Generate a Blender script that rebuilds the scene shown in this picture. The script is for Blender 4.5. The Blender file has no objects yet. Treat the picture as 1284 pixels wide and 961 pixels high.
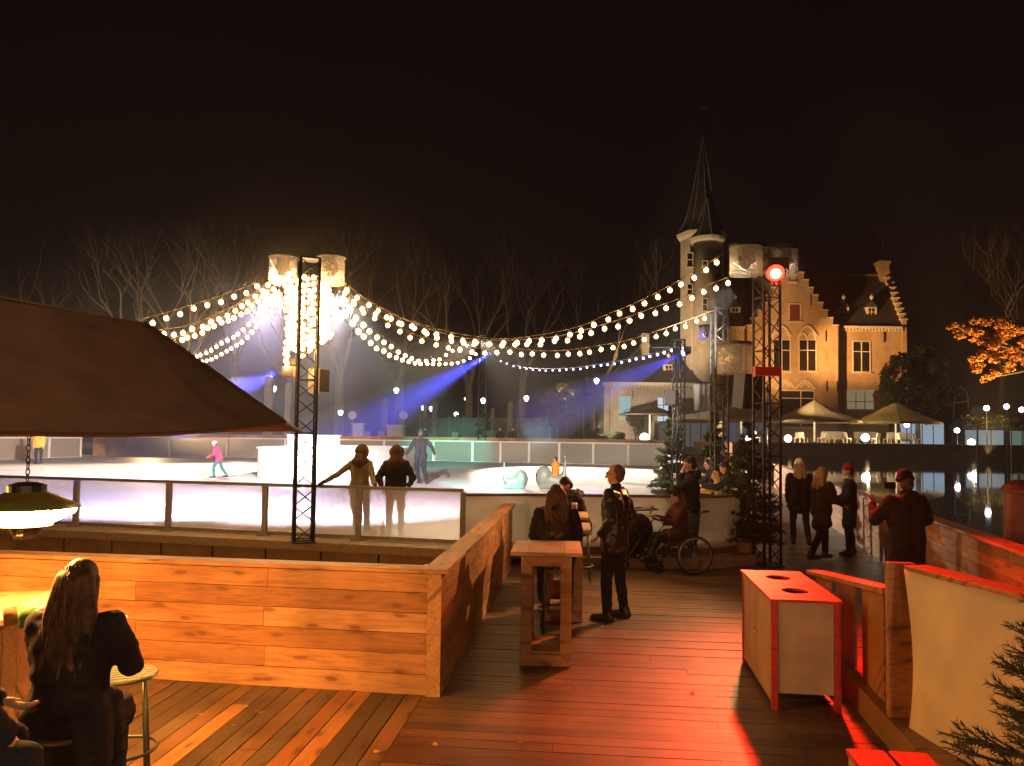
import bpy, math, random
from mathutils import Vector as V, Matrix
PI = math.pi
R = math.radians
random.seed(7)
sc = bpy.context.scene
col = sc.collection

# ------------------------------------------------------------------ camera
CAMZ = 2.1
PITCH, ROLL, SH, F = R(2.5), 0.012, 25.5, 960.0
CM = Matrix.Rotation(PI/2 + PITCH, 3, 'X') @ Matrix.Rotation(ROLL, 3, 'Z')
cd = bpy.data.cameras.new('camera'); cam = bpy.data.objects.new('camera', cd); col.objects.link(cam)
cam.matrix_world = Matrix.Translation((0, 0, CAMZ)) @ CM.to_4x4()
cd.sensor_width = 36; cd.lens = F/1284*36; cd.shift_y = SH/1284
cd.clip_start = 0.05; cd.clip_end = 2000
sc.camera = cam

def ray(px, py): return CM @ V(((px-642)/F, (480.5-py)/F + SH/F, -1))
def at(px, py, Y):
    d = ray(px, py); t = Y/d.y
    return V((d.x*t, Y, CAMZ + d.z*t))
def G(px, py, z=0.0):
    d = ray(px, py); t = (z-CAMZ)/d.z
    return V((d.x*t, d.y*t, z))

# ------------------------------------------------------------------ mesh builder
def frame_of(d):
    d = d.normalized()
    a = V((0, 0, 1)) if abs(d.z) < 0.95 else V((1, 0, 0))
    x = a.cross(d).normalized(); y = d.cross(x)
    return x, y, d

class MB:
    def __init__(s): s.v = []; s.f = []; s.m = []; s.mi = 0
    def add(s, vs, fs):
        b = len(s.v); s.v += [tuple(p) for p in vs]
        for f in fs: s.f.append(tuple(b+i for i in f)); s.m.append(s.mi)
    def hexa(s, p):       # 4 bottom ccw, 4 top ccw
        s.add(p, [(3,2,1,0),(4,5,6,7),(0,1,5,4),(1,2,6,5),(2,3,7,6),(3,0,4,7)])
    def box(s, x0, y0, z0, x1, y1, z1):
        s.hexa([(x0,y0,z0),(x1,y0,z0),(x1,y1,z0),(x0,y1,z0),(x0,y0,z1),(x1,y0,z1),(x1,y1,z1),(x0,y1,z1)]); return s
    def obox(s, c, sx, sy, sz, rot=None):
        c = V(c); m = rot or Matrix.Identity(3)
        q = [(-1,-1,-1),(1,-1,-1),(1,1,-1),(-1,1,-1),(-1,-1,1),(1,-1,1),(1,1,1),(-1,1,1)]
        s.hexa([c + m @ V((a*sx/2, b*sy/2, d*sz/2)) for a, b, d in q]); return s
    def bar(s, a, b, w, h):      # rectangular bar from a to b
        a, b = V(a), V(b); x, y, d = frame_of(b-a)
        r = [(-1,-1),(1,-1),(1,1),(-1,1)]
        s.hexa([a + x*(i*w/2) + y*(j*h/2) for i, j in r] + [b + x*(i*w/2) + y*(j*h/2) for i, j in r]); return s
    def tube(s, a, b, r0, r1=None, n=8, cap=True):
        a, b = V(a), V(b); r1 = r0 if r1 is None else r1
        x, y, d = frame_of(b-a); vs = []
        for p, r in ((a, r0), (b, r1)):
            for i in range(n):
                t = 2*PI*i/n; vs.append(p + (x*math.cos(t) + y*math.sin(t))*r)
        fs = [(i, (i+1) % n, n+(i+1) % n, n+i) for i in range(n)]
        if cap: fs += [tuple(range(n-1, -1, -1)), tuple(range(n, 2*n))]
        s.add(vs, fs); return s
    def path(s, pts, r, n=5):
        pts = [V(p) for p in pts]; vs = []; fs = []
        for k, p in enumerate(pts):
            d = pts[min(k+1, len(pts)-1)] - pts[max(k-1, 0)]
            x, y, _ = frame_of(d); rr = r[k] if isinstance(r, (list, tuple)) else r
            for i in range(n):
                t = 2*PI*i/n; vs.append(p + (x*math.cos(t) + y*math.sin(t))*rr)
        for k in range(len(pts)-1):
            for i in range(n):
                fs.append((k*n+i, k*n+(i+1) % n, (k+1)*n+(i+1) % n, (k+1)*n+i))
        fs += [tuple(range(n-1, -1, -1)), tuple(range((len(pts)-1)*n, len(pts)*n))]
        s.add(vs, fs); return s
    def ring(s, c, ax, r, t, n=28, m=6):
        c = V(c); x, y, d = frame_of(V(ax)); vs = []; fs = []
        for i in range(n):
            a = 2*PI*i/n; o = x*math.cos(a) + y*math.sin(a)
            for j in range(m):
                b = 2*PI*j/m; vs.append(c + o*(r + t*math.cos(b)) + d*(t*math.sin(b)))
        for i in range(n):
            for j in range(m):
                fs.append((i*m+j, ((i+1) % n)*m+j, ((i+1) % n)*m+(j+1) % m, i*m+(j+1) % m))
        s.add(vs, fs); return s
    def lathe(s, prof, n=24, c=(0,0,0), ax=(0,0,1), closed=False, sx=1.0):
        c = V(c); x, y, d = frame_of(V(ax)); vs = []; fs = []
        for r, z in prof:
            for i in range(n):
                a = 2*PI*i/n; vs.append(c + (x*math.cos(a)*sx + y*math.sin(a))*r + d*z)
        k = len(prof)
        for j in range(k - (0 if closed else 1)):
            for i in range(n):
                j2 = (j+1) % k
                fs.append((j*n+i, j*n+(i+1) % n, j2*n+(i+1) % n, j2*n+i))
        if not closed:
            fs.append(tuple(range(n-1, -1, -1))); fs.append(tuple((k-1)*n+i for i in range(n)))
        s.add(vs, fs); return s
    def caps(s, a, b, r0, r1=None, n=10, h=3):   # tapered capsule
        a, b = V(a), V(b); r1 = r0 if r1 is None else r1
        L = (b-a).length
        if L < 1e-5: b = a + V((0,0,1e-3)); L = 1e-3
        prof = [(max(1e-4, r0*math.cos(PI/2*(1-i/h))), -r0*math.sin(PI/2*(1-i/h))) for i in range(h+1)]
        prof += [(max(1e-4, r1*math.cos(PI/2*i/h)), L + r1*math.sin(PI/2*i/h)) for i in range(h+1)]
        s.lathe(prof, n, a, b-a); return s
    def ell(s, c, rx, ry, rz, rot=None, n=12, k=8):
        c = V(c); m = rot or Matrix.Identity(3); vs = []; fs = []
        for j in range(k+1):
            t = -PI/2 + PI*j/k; rr = max(math.cos(t), 1e-3)
            for i in range(n):
                a = 2*PI*i/n; vs.append(c + m @ V((rx*rr*math.cos(a), ry*rr*math.sin(a), rz*math.sin(t))))
        for j in range(k):
            for i in range(n):
                fs.append((j*n+i, j*n+(i+1) % n, (j+1)*n+(i+1) % n, (j+1)*n+i))
        fs += [tuple(range(n-1, -1, -1)), tuple(k*n+i for i in range(n))]
        s.add(vs, fs); return s
    def prism(s, pts, y0, y1):     # polygon of (x, z), ccw seen from -y, extruded along y
        n = len(pts)
        vs = [(x, y0, z) for x, z in pts] + [(x, y1, z) for x, z in pts]
        fs = [tuple(range(n)), tuple(range(2*n-1, n-1, -1))] + [(i, n+i, n+(i+1) % n, (i+1) % n) for i in range(n)]
        s.add(vs, fs); return s
    def prismz(s, pts, z0, z1):    # polygon of (x, y) ccw from above, extruded along z
        n = len(pts)
        vs = [(x, y, z0) for x, y in pts] + [(x, y, z1) for x, y in pts]
        fs = [tuple(range(n-1, -1, -1)), tuple(range(n, 2*n))] + [(i, (i+1) % n, n+(i+1) % n, n+i) for i in range(n)]
        s.add(vs, fs); return s
    def mesh(s, name, mats=(), smooth=False):
        me = bpy.data.meshes.new(name); me.from_pydata(s.v, [], s.f)
        for m in (mats if isinstance(mats, (list, tuple)) else [mats]): me.materials.append(m)
        if any(s.m): me.polygons.foreach_set('material_index', s.m)
        if smooth: me.polygons.foreach_set('use_smooth', [True]*len(me.polygons))
        me.update(); return me

def link(name, data, parent=None, loc=None, rz=None):
    o = bpy.data.objects.new(name, data); col.objects.link(o)
    if parent is not None: o.parent = parent
    if loc is not None: o.location = loc
    if rz is not None: o.rotation_euler = (0, 0, rz)
    return o
def tag(o, label, cat, group=None, kind=None):
    if label: o['label'] = label
    if cat: o['category'] = cat
    if group: o['group'] = group
    if kind: o['kind'] = kind
    return o
def thing(name, label, cat, loc=(0,0,0), rz=0.0, group=None):
    return tag(link(name, None, None, loc, rz), label, cat, group)
def part(name, mb, mat, parent, smooth=False, label=None):
    o = link(name, mb if isinstance(mb, bpy.types.Mesh) else mb.mesh(name, mat, smooth), parent)
    if label: o['label'] = label
    return o
def solo(name, mb, mat, label, cat, loc=None, rz=None, group=None, smooth=False):
    return tag(link(name, mb.mesh(name, mat, smooth), None, loc, rz), label, cat, group)
def setting(name, mb, mat, loc=None, rz=None, kind='structure', smooth=False):
    return tag(link(name, mb.mesh(name, mat, smooth), None, loc, rz), None, None, None, kind)
def kids(o): return [c for c in bpy.data.objects if c.parent == o]
def copy_tree(o, parent=None, label=None, loc=None, rz=None, scale=None):
    c = o.copy(); col.objects.link(c)
    if parent is not None: c.parent = parent
    if label: c['label'] = label
    if loc is not None: c.location = loc
    if rz is not None: c.rotation_euler = (0, 0, rz)
    if scale is not None: c.scale = scale if hasattr(scale, '__len__') else (scale,)*3
    for k in kids(o): copy_tree(k, c)
    return c
def fuse(mb, vox, it, name, mat):
    me = mb.mesh('t'); ob = bpy.data.objects.new('t', me); col.objects.link(ob)
    a = ob.modifiers.new('r', 'REMESH'); a.mode = 'VOXEL'; a.voxel_size = vox
    b = ob.modifiers.new('s', 'SMOOTH'); b.iterations = it; b.factor = 0.5
    dg = bpy.context.evaluated_depsgraph_get()
    r = bpy.data.meshes.new_from_object(ob.evaluated_get(dg)); r.name = name
    bpy.data.objects.remove(ob); bpy.data.meshes.remove(me)
    r.materials.clear(); r.materials.append(mat)
    r.polygons.foreach_set('use_smooth', [True]*len(r.polygons))
    return r

# ------------------------------------------------------------------ materials
class NT:
    def __init__(s, name):
        s.mat = bpy.data.materials.new(name); s.mat.use_nodes = True
        s.t = s.mat.node_tree; s.t.nodes.clear(); s.out = s.t.nodes.new('ShaderNodeOutputMaterial')
    def n(s, kind, **kw):
        nd = s.t.nodes.new('ShaderNode' + kind)
        for k, v in kw.items():
            if k in nd.inputs: nd.inputs[k].default_value = v
            else: setattr(nd, k, v)
        return nd
    def l(s, a, b): s.t.links.new(a, b)
    def math(s, op, a, b=0.0, c=None):
        nd = s.t.nodes.new('ShaderNodeMath'); nd.operation = op
        for i, x in enumerate((a, b) if c is None else (a, b, c)):
            if isinstance(x, (int, float)): nd.inputs[i].default_value = x
            else: s.l(x, nd.inputs[i])
        return nd.outputs[0]
    def ramp(s, fac, stops, const=False):
        nd = s.t.nodes.new('ShaderNodeValToRGB'); e = nd.color_ramp.elements
        while len(e) < len(stops): e.new(0.5)
        for i, (p, c) in enumerate(stops):
            e[i].position = p; e[i].color = (*c, 1) if len(c) == 3 else c
        if const: nd.color_ramp.interpolation = 'CONSTANT'
        s.l(fac, nd.inputs[0]); return nd.outputs[0]
    def mix(s, fac, a, b, mode='MIX'):
        nd = s.t.nodes.new('ShaderNodeMix'); nd.data_type = 'RGBA'; nd.blend_type = mode
        for i, x in ((0, fac), (6, a), (7, b)):
            if isinstance(x, (int, float)): nd.inputs[i].default_value = x
            elif isinstance(x, tuple): nd.inputs[i].default_value = (*x, 1) if len(x) == 3 else x
            else: s.l(x, nd.inputs[i])
        return nd.outputs[2]
    def bsdf(s, color, rough=0.6, metal=0.0, bump=None, bs=0.3, bd=0.01, spec=0.5):
        p = s.n('BsdfPrincipled')
        for k, x in (('Base Color', color), ('Roughness', rough), ('Metallic', metal)):
            if isinstance(x, (int, float)): p.inputs[k].default_value = x
            elif isinstance(x, tuple): p.inputs[k].default_value = (*x, 1)
            else: s.l(x, p.inputs[k])
        p.inputs['Specular IOR Level'].default_value = spec
        if bump is not None:
            b = s.n('Bump', Strength=bs, Distance=bd); s.l(bump, b.inputs['Height']); s.l(b.outputs[0], p.inputs['Normal'])
        return p
    def done(s, sh): s.l(sh.outputs[0], s.out.inputs[0]); return s.mat

def plain(name, c, rough=0.6, metal=0.0, var=0.12, scale=14.0, bs=0.15, spec=0.5, dist=0.004):
    t = NT(name); tc = t.n('TexCoord'); no = t.n('TexNoise', Scale=scale, Detail=5.0)
    t.l(tc.outputs['Object'], no.inputs['Vector'])
    d = tuple(max(0, x*(1-var)) for x in c); h = tuple(min(1, x*(1+var)) for x in c)
    cc = t.ramp(no.outputs['Fac'], [(0.3, d), (0.7, h)])
    return t.done(t.bsdf(cc, rough, metal, no.outputs['Fac'], bs, dist, spec))

def wood(name, tones, rough=0.5, knots=True, wear=0.3, bs=0.35, grain=1.0, spec=0.4):
    """grain along object X; one tone per board (mesh island)"""
    t = NT(name); tc = t.n('TexCoord'); geo = t.n('NewGeometry'); rnd = geo.outputs['Random Per Island']
    off = t.n('CombineXYZ'); t.l(t.math('MULTIPLY', rnd, 37.0), off.inputs[0]); t.l(t.math('MULTIPLY', rnd, 91.0), off.inputs[1]); t.l(t.math('MULTIPLY', rnd, 13.0), off.inputs[2])
    ad = t.n('VectorMath', operation='ADD'); t.l(tc.outputs['Object'], ad.inputs[0]); t.l(off.outputs[0], ad.inputs[1])
    mp = t.n('Mapping'); mp.inputs['Scale'].default_value = (1.1*grain, 14*grain, 14*grain); t.l(ad.outputs[0], mp.inputs[0])
    n1 = t.n('TexNoise', Scale=2.2, Detail=7.0, Roughness=0.62, Distortion=0.9); t.l(mp.outputs[0], n1.inputs['Vector'])
    base = t.ramp(rnd, [(i/len(tones), c) for i, c in enumerate(tones)], True)
    g = t.ramp(n1.outputs['Fac'], [(0.3, (0.55, 0.5, 0.46)), (0.52, (0.95, 0.94, 0.92)), (0.75, (1.15, 1.12, 1.1))])
    cc = t.mix(1.0, base, g, 'MULTIPLY')
    if knots:
        sp = t.n('SeparateXYZ'); t.l(ad.outputs[0], sp.inputs[0]); cb = t.n('CombineXYZ'); t.l(sp.outputs[0], cb.inputs[0]); t.l(t.math('ADD', sp.outputs[1], sp.outputs[2]), cb.inputs[1])
        mk = t.n('Mapping'); mk.inputs['Scale'].default_value = (1.75, 5.6, 1); t.l(cb.outputs[0], mk.inputs[0])
        nd = t.n('TexNoise', Scale=1.5, Detail=3.0); t.l(mk.outputs[0], nd.inputs['Vector'])
        av = t.n('VectorMath', operation='MULTIPLY_ADD'); t.l(nd.outputs['Color'], av.inputs[0]); av.inputs[1].default_value = (0.3,)*3; t.l(mk.outputs[0], av.inputs[2])
        vo = t.n('TexVoronoi', Scale=1.0); vo.voronoi_dimensions = '2D'; t.l(av.outputs[0], vo.inputs['Vector'])
        k = t.ramp(vo.outputs['Distance'], [(0.03, (1, 1, 1)), (0.075, (0.9,)*3), (0.11, (0.35,)*3), (0.26, (0, 0, 0))])
        cc = t.mix(t.math('MULTIPLY', k, 0.8), cc, tuple(x*0.28 for x in tones[len(tones)//2][:1]) + tuple(x*0.2 for x in tones[len(tones)//2][1:]))
    big = t.n('TexNoise', Scale=1.3, Detail=4.0); t.l(tc.outputs['Object'], big.inputs['Vector'])
    w = t.ramp(big.outputs['Fac'], [(0.35, (1-wear,)*3), (0.65, (1.0+wear*0.3,)*3)])
    cc = t.mix(1.0, cc, w, 'MULTIPLY')
    rr = t.math('MULTIPLY_ADD', n1.outputs['Fac'], 0.35, rough-0.17)
    return t.done(t.bsdf(cc, rr, 0.0, n1.outputs['Fac'], bs, 0.006, spec))

def emis(name, c, s, sample=None):
    t = NT(name); e = t.n('Emission', Color=(*c, 1), Strength=s)
    m = t.done(e)
    if sample: m.cycles.emission_sampling = sample
    return m

def clear(name, tint, trans, rough=0.2, frost=0.0, bump=0.0, bscale=8.0):
    """clear sheet: transparent + (frosted body) + gloss"""
    t = NT(name); tr = t.n('BsdfTransparent', Color=(*tint, 1)); df = t.n('BsdfDiffuse', Color=(*tint, 1)); tl = t.n('BsdfTranslucent', Color=(*tint, 1))
    gl = t.n('BsdfGlossy', Roughness=rough)
    if bump:
        tc = t.n('TexCoord'); no = t.n('TexNoise', Scale=bscale, Detail=4.0, Distortion=1.5); t.l(tc.outputs['Object'], no.inputs['Vector'])
        b = t.n('Bump', Strength=bump, Distance=0.05); t.l(no.outputs['Fac'], b.inputs['Height']); t.l(b.outputs[0], gl.inputs['Normal'])
    m1 = t.n('MixShader', Fac=0.5); t.l(df.outputs[0], m1.inputs[1]); t.l(tl.outputs[0], m1.inputs[2])
    m2 = t.n('MixShader', Fac=0.25); t.l(m1.outputs[0], m2.inputs[1]); t.l(gl.outputs[0], m2.inputs[2])
    m3 = t.n('MixShader', Fac=1-trans); t.l(tr.outputs[0], m3.inputs[1]); t.l(m2.outputs[0], m3.inputs[2])
    return t.done(m3)

PINE = wood('pine_boards', [(.36,.165,.06), (.50,.25,.095), (.42,.20,.075), (.54,.29,.12), (.38,.18,.07), (.46,.225,.085)], wear=.4)
PINE_DARK = wood('weathered_pine', [(.22,.12,.06), (.30,.17,.08), (.26,.14,.07)])
PLY = plain('birch_ply', (.43,.30,.21), .5, 0, .16, 4, .08)
REDWOOD = wood('red_paint_and_red_light', [(.55,.045,.03), (.62,.055,.035)], knots=False, wear=0.25, bs=0.2)  # paint on the bin posts; red light put into colour of top and slats
DECK_WARM = wood('deck_boards_warm', [(.13,.10,.065), (.40,.19,.07), (.075,.058,.04), (.30,.13,.05), (.12,.09,.06), (.44,.22,.09), (.09,.07,.045), (.22,.12,.06)], rough=0.40, wear=0.5, bs=0.7)
DECK_GREY = wood('deck_boards_grey', [(.13,.072,.042), (.175,.10,.056), (.11,.062,.038), (.15,.082,.046)], rough=0.42, wear=0.4, bs=0.7, knots=False)
TABLEW = wood('table_boards', [(.48,.30,.16), (.56,.36,.20), (.44,.27,.14)], wear=0.35)
DARK = plain('dark_undercroft', (.02,.018,.016), 0.9)
BLACK = plain('black_metal', (.018,.018,.02), 0.45, 0.0, bs=0.05)
STEEL = plain('galvanised_steel', (.42,.42,.44), 0.42, 0.8, 0.15, 30)
GREYPOST = plain('grey_painted_steel', (.22,.21,.22), 0.5, 0.2)
WHITEP_T = clear('translucent_white_panel', (.86,.82,.74), 0.0, .4)
WHITEP = plain('white_board_panel', (.80,.78,.74), 0.4, 0, 0.04, 5, 0.05)
FASCIA = plain('brown_fascia_panel', (.20,.12,.07), 0.7, 0, 0.2, 3)
LEDGE = plain('rubber_matting', (.30,.24,.19), 0.8, 0, 0.2, 20)
SLATE = plain('slate_roof', (.045,.042,.045), 0.6, 0, 0.35, 4, 0.4)
STONE = plain('pale_stone_trim', (.50,.46,.38), 0.8, 0, 0.12, 3)
GLASSDARK = plain('dark_window_glass', (.012,.012,.014), 0.12, 0, 0.1, 2, 0.02)
BARK = plain('tree_bark', (.13,.105,.08), 0.9, 0, 0.35, 9, 0.6)
TIMBER_RED = plain('red_brown_post_paint', (.22,.045,.03), 0.5, 0, 0.3, 6, 0.2)
def brick(name, c1, c2, mortar, scale):
    t = NT(name); tc = t.n('TexCoord'); mp = t.n('Mapping'); mp.inputs['Rotation'].default_value = (PI/2, 0, 0); t.l(tc.outputs['Object'], mp.inputs[0])
    b = t.n('TexBrick', Color1=(*c1, 1), Color2=(*c2, 1), Mortar=(*mortar, 1), Scale=scale); b.inputs['Mortar Size'].default_value = 0.016
    t.l(mp.outputs[0], b.inputs['Vector'])
    no = t.n('TexNoise', Scale=0.35, Detail=8.0, Roughness=0.7); t.l(tc.outputs['Object'], no.inputs['Vector'])
    w = t.ramp(no.outputs['Fac'], [(0.3, (.58, .55, .52)), (0.55, (1, 1, 1)), (.75, (1.18, 1.12, 1.05))])
    return t.done(t.bsdf(t.mix(1.0, b.outputs['Color'], w, 'MULTIPLY'), 0.88, 0, no.outputs['Fac'], 0.3, 0.05))
BRICK = brick('yellow_brick', (.40,.29,.17), (.34,.23,.13), (.42,.36,.28), 1.6)
BRICK_PALE = brick('pale_brick', (.40,.35,.28), (.36,.31,.25), (.42,.38,.33), 1.6)
QUAY = brick('quay_wall_brick', (.12,.09,.07), (.09,.07,.055), (.13,.11,.09), 1.0)
def fabric(name, c, var=0.25, scale=60.0, bs=0.4, rough=0.9):
    return plain(name, c, rough, 0, var, scale, bs, 0.2, 0.003)
# ------------------------------------------------------------------ people
SKIN = plain('skin', (.50,.30,.22), 0.55, 0, 0.06, 20, 0.05)
EYE = plain('eye_dark', (.03,.02,.02), 0.2)
HAIR_BROWN = fabric('brown_hair', (.075,.042,.022), 0.5, 30, 0.6, 0.55)
HAIR_DARK = fabric('dark_hair', (.035,.022,.016), 0.5, 30, 0.6, 0.5)
HAIR_BLOND = fabric('blond_hair', (.38,.24,.11), 0.4, 30, 0.6, 0.6)
SHOE = plain('dark_leather_shoe', (.02,.017,.015), 0.45)
JEANS = fabric('dark_jeans', (.022,.024,.034))
BLACKCLOTH = fabric('black_cloth', (.016,.015,.017))
SKATE = plain('white_skate_boot', (.5,.5,.52), 0.4)

from mathutils import noise as mnoise
def rumple(me, amp=.007, seed=0.0):
    k = len(me.vertices); nn = [0.0]*(3*k); me.vertices.foreach_get('normal', nn); co = [0.0]*(3*k); me.vertices.foreach_get('co', co)
    for i in range(k):
        c = V(co[3*i:3*i+3]); a = mnoise.noise(V((c.x*7+seed, c.y*7, c.z*16))) + .6*mnoise.noise(V((c.x*19, c.y*19+seed, c.z*26)))
        for j in range(3): co[3*i+j] += nn[3*i+j]*amp*a
    me.vertices.foreach_set('co', co); me.update()
    return me
def hand(mb, w, d, up, side, s, curl=0.5):
    """palm + 4 fingers + thumb; d = forearm direction, up = back of the hand, side = towards the thumb"""
    d = d.normalized(); side = (side - d*side.dot(d)).normalized(); up = d.cross(side)
    if up.length < .1: up = V((0, 0, 1))
    for k in (-0.027, -0.009, 0.009, 0.027):
        mb.caps(w + side*(k*.6*s), w + d*(.085*s) + side*(k*s), .015*s, .012*s, 6, 2)
    for k, L in ((-.030, .055), (-.0105, .07), (.0095, .075), (.029, .068)):
        a = w + d*(.085*s) + side*(k*1.05*s)
        b = a + (d - up*curl*.6).normalized()*(L*.5*s)
        c = b + (d - up*curl*1.6).normalized()*(L*.5*s)
        mb.caps(a, b, .0095*s, .0088*s, 6, 2); mb.caps(b, c, .0088*s, .0075*s, 6, 2)
    a = w + d*(.02*s) + side*(.022*s); b = a + (d*.6 + side*.8).normalized()*(.045*s); c = b + (d + side*.15 - up*.3).normalized()*(.032*s)
    mb.caps(a, b, .014*s, .0105*s, 6, 2); mb.caps(b, c, .0105*s, .008*s, 6, 2)

def crom_(P, n):
    o = []; Q = [P[0]*2 - P[1]] + P + [P[-1]*2 - P[-2]]
    for i in range(1, len(Q)-2):
        for k in range(n):
            t = k/n; a, b, c, d = Q[i-1], Q[i], Q[i+1], Q[i+2]
            o.append(.5*((2*b) + (c-a)*t + (2*a-5*b+4*c-d)*t*t + (3*b-a-3*c+d)*t*t*t))
    return o + [P[-1]]
def person(label, loc, rz, H=1.72, seat=None, lean=0.0, armL=None, armR=None, legL=None, legR=None, yaw=0.0, nod=0.0,
           coat=BLACKCLOTH, coat_len=0.2, trousers=JEANS, shoes=SHOE, hair='short', hairmat=HAIR_BROWN, hat=None, hatmat=None,
           hood=None, hoodmat=None, glasses=False, gloves=None, skates=False, puffy=0.0, fine=False, group=None, cat='person', scarf=None, skin=SKIN, drape=0.0):
    s = H/1.75; vox = 0.0085 if fine else 0.011
    hipz = .93*s if seat is None else seat + .10*s
    pel = V((0, 0, hipz + .02*s))
    rot = Matrix.Rotation(-lean, 3, 'X')
    T = lambda x, y, z: pel + rot @ V((x*s, y*s, z*s))
    waist, chest, neck = T(0, 0, .15), T(0, .0, .36), T(0, .0, .525)
    hrot = rot @ Matrix.Rotation(yaw, 3, 'Z') @ Matrix.Rotation(-nod, 3, 'X')
    head = neck + rot @ V((0, .015*s, .15*s))
    Hd = lambda x, y, z: head + hrot @ V((x*s, y*s, z*s))
    sh = {-1: T(-.185, 0, .455), 1: T(.185, 0, .455)}
    dl = ((-.05, -.03, -.28), (.01, .07, -.24)); dr = ((.05, -.03, -.28), (-.01, .07, -.24))
    arm = {-1: armL or dl, 1: armR or dr}
    el = {}; wr = {}
    for k in (-1, 1):
        el[k] = sh[k] + V(arm[k][0])*s; wr[k] = el[k] + V(arm[k][1])*s
    hip = {k: V((k*.095*s, 0, hipz)) for k in (-1, 1)}
    if seat is None: dleg = {-1: ((-.02, .02, -.43), (0, -.03, -.41)), 1: ((.02, .02, -.43), (0, -.03, -.41))}
    else: dleg = {-1: ((-.04, .42, -.02), (0, .0, -.42)), 1: ((.04, .42, -.02), (0, .0, -.42))}
    leg = {-1: legL or dleg[-1], 1: legR or dleg[1]}
    kn = {}; an = {}
    for k in (-1, 1):
        kn[k] = hip[k] + V(leg[k][0])*s; an[k] = kn[k] + V(leg[k][1])*s
    root = thing('person', label, cat, loc, rz, group)
    # ---- body
    b = MB()
    for k in (-1, 1):
        b.caps(pel + rot @ V((k*.07*s, 0, 0)), waist + rot @ V((k*.055*s, 0, 0)), .105*s, .095*s)
        b.caps(waist + rot @ V((k*.055*s, 0, 0)), chest + rot @ V((k*.075*s, 0, 0)), .095*s, .105*s)
        b.caps(chest + rot @ V((k*.06*s, 0, .02*s)), sh[k], .09*s, .055*s)
        b.caps(sh[k], el[k], .05*s, .04*s); b.caps(el[k], wr[k], .04*s, .027*s)
        dv = wr[k] - el[k]
        hand(b, wr[k], dv, V((0, 0, 1)), V((-k, .35, .3)), s, 0.55)
        b.caps(hip[k], kn[k], .085*s, .056*s); b.caps(kn[k], an[k], .056*s, .038*s)
        fd = V((an[k].x - kn[k].x, an[k].y - kn[k].y, 0)) * 0 + V((k*.12, 1, 0)).normalized()
        b.caps(an[k] + V((0, -.03*s, -.05*s)), an[k] + fd*(.16*s) + V((0, 0, -.06*s)), .035*s, .028*s)
    b.caps(neck - V((0, 0, .04*s)), head - V((0, 0, .03*s)), .056*s, .052*s)
    b.ell(Hd(0, -.008, .03), .076*s, .095*s, .09*s, hrot)
    b.ell(Hd(0, .02, -.03), .06*s, .07*s, .085*s, hrot)
    b.ell(Hd(0, .055, -.085), .03*s, .03*s, .025*s, hrot)          # chin
    b.caps(Hd(0, .088, .015), Hd(0, .112, -.025), .009*s, .014*s, 6, 2)   # nose
    b.ell(Hd(0, .083, .03), .05*s, .016*s, .012*s, hrot)           # brow
    b.ell(Hd(0, .088, -.06), .022*s, .012*s, .01*s, hrot)          # mouth
    for k in (-1, 1): b.ell(Hd(k*.078, -.005, -.005), .010*s, .02*s, .03*s, hrot)
    bo = part('body', fuse(b, vox, 2, 'body', skin), None, root)
    if fine:
        for k in (-1, 1):
            e = MB(); e.ell(Hd(k*.03, .083, .012), .011*s, .008*s, .007*s, hrot, 8, 6); part('eye', e, EYE, root, True)
    # ---- trousers, shoes
    t = MB()
    for k in (-1, 1):
        t.caps(pel + V((k*.06*s, 0, .03*s)), hip[k], .115*s, .11*s)
        t.caps(hip[k], kn[k], .103*s, .072*s); t.caps(kn[k], an[k] + V((0, 0, .02*s)), .07*s, .058*s)
    part('trousers', rumple(fuse(t, .016, 3, 'trousers', trousers), .008, H*17), None, root)
    for k in (-1, 1):
        h = MB(); fd = V((k*.12, 1, 0)).normalized(); a = an[k]
        h.caps(a + V((0, -.045*s, -.045*s)), a + V((0, 0, .05*s)), .047*s, .052*s)
        h.caps(a + V((0, -.04*s, -.05*s)), a + fd*(.165*s) + V((0, 0, -.055*s)), .043*s, .036*s)
        h.caps(a + fd*(.06*s) + V((0, 0, -.04*s)), a + fd*(.15*s) + V((0, 0, -.052*s)), .046*s, .042*s)
        sh_o = part('shoe', fuse(h, .01, 3, 'shoe', shoes), None, root)
        if skates:
            q = MB(); q.bar(a + V((0, -.1*s, -.115*s)), a + fd*(.22*s) + V((0, 0, -.115*s)), .006, .03); part('blade', q, STEEL, sh_o)
    # ---- coat
    c = MB(); p = puffy
    for k in (-1, 1):
        c.caps(pel + rot @ V((k*.075*s, 0, -.02*s)), waist + rot @ V((k*.06*s, 0, 0)), (.128+p)*s, (.12+p)*s)
        c.caps(waist + rot @ V((k*.06*s, 0, 0)), chest + rot @ V((k*.085*s, 0, 0)), (.12+p)*s, (.127+p)*s)
        c.caps(chest + rot @ V((k*.06*s, 0, .03*s)), sh[k], (.112+p*.6)*s, (.075+p*.5)*s)
        c.caps(sh[k], el[k], (.076+p*.5)*s, (.061+p*.5)*s)
        dv = (wr[k] - el[k]); c.caps(el[k], el[k] + dv*.93, (.061+p*.5)*s, (.046+p*.3)*s)
        if coat_len > 0:
            dk = (kn[k] - hip[k]); L = dk.length; dn = dk.normalized()
            e = hip[k] + dn*min(coat_len*s, L) + (V((0, 0, -1))*max(0, coat_len*s - L))
            c.caps(hip[k], e, .128*s, .12*s)
            c.caps(V((0, 0, hip[k].z)), (e + V((-e.x, 0, 0))), .12*s, .11*s)
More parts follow.
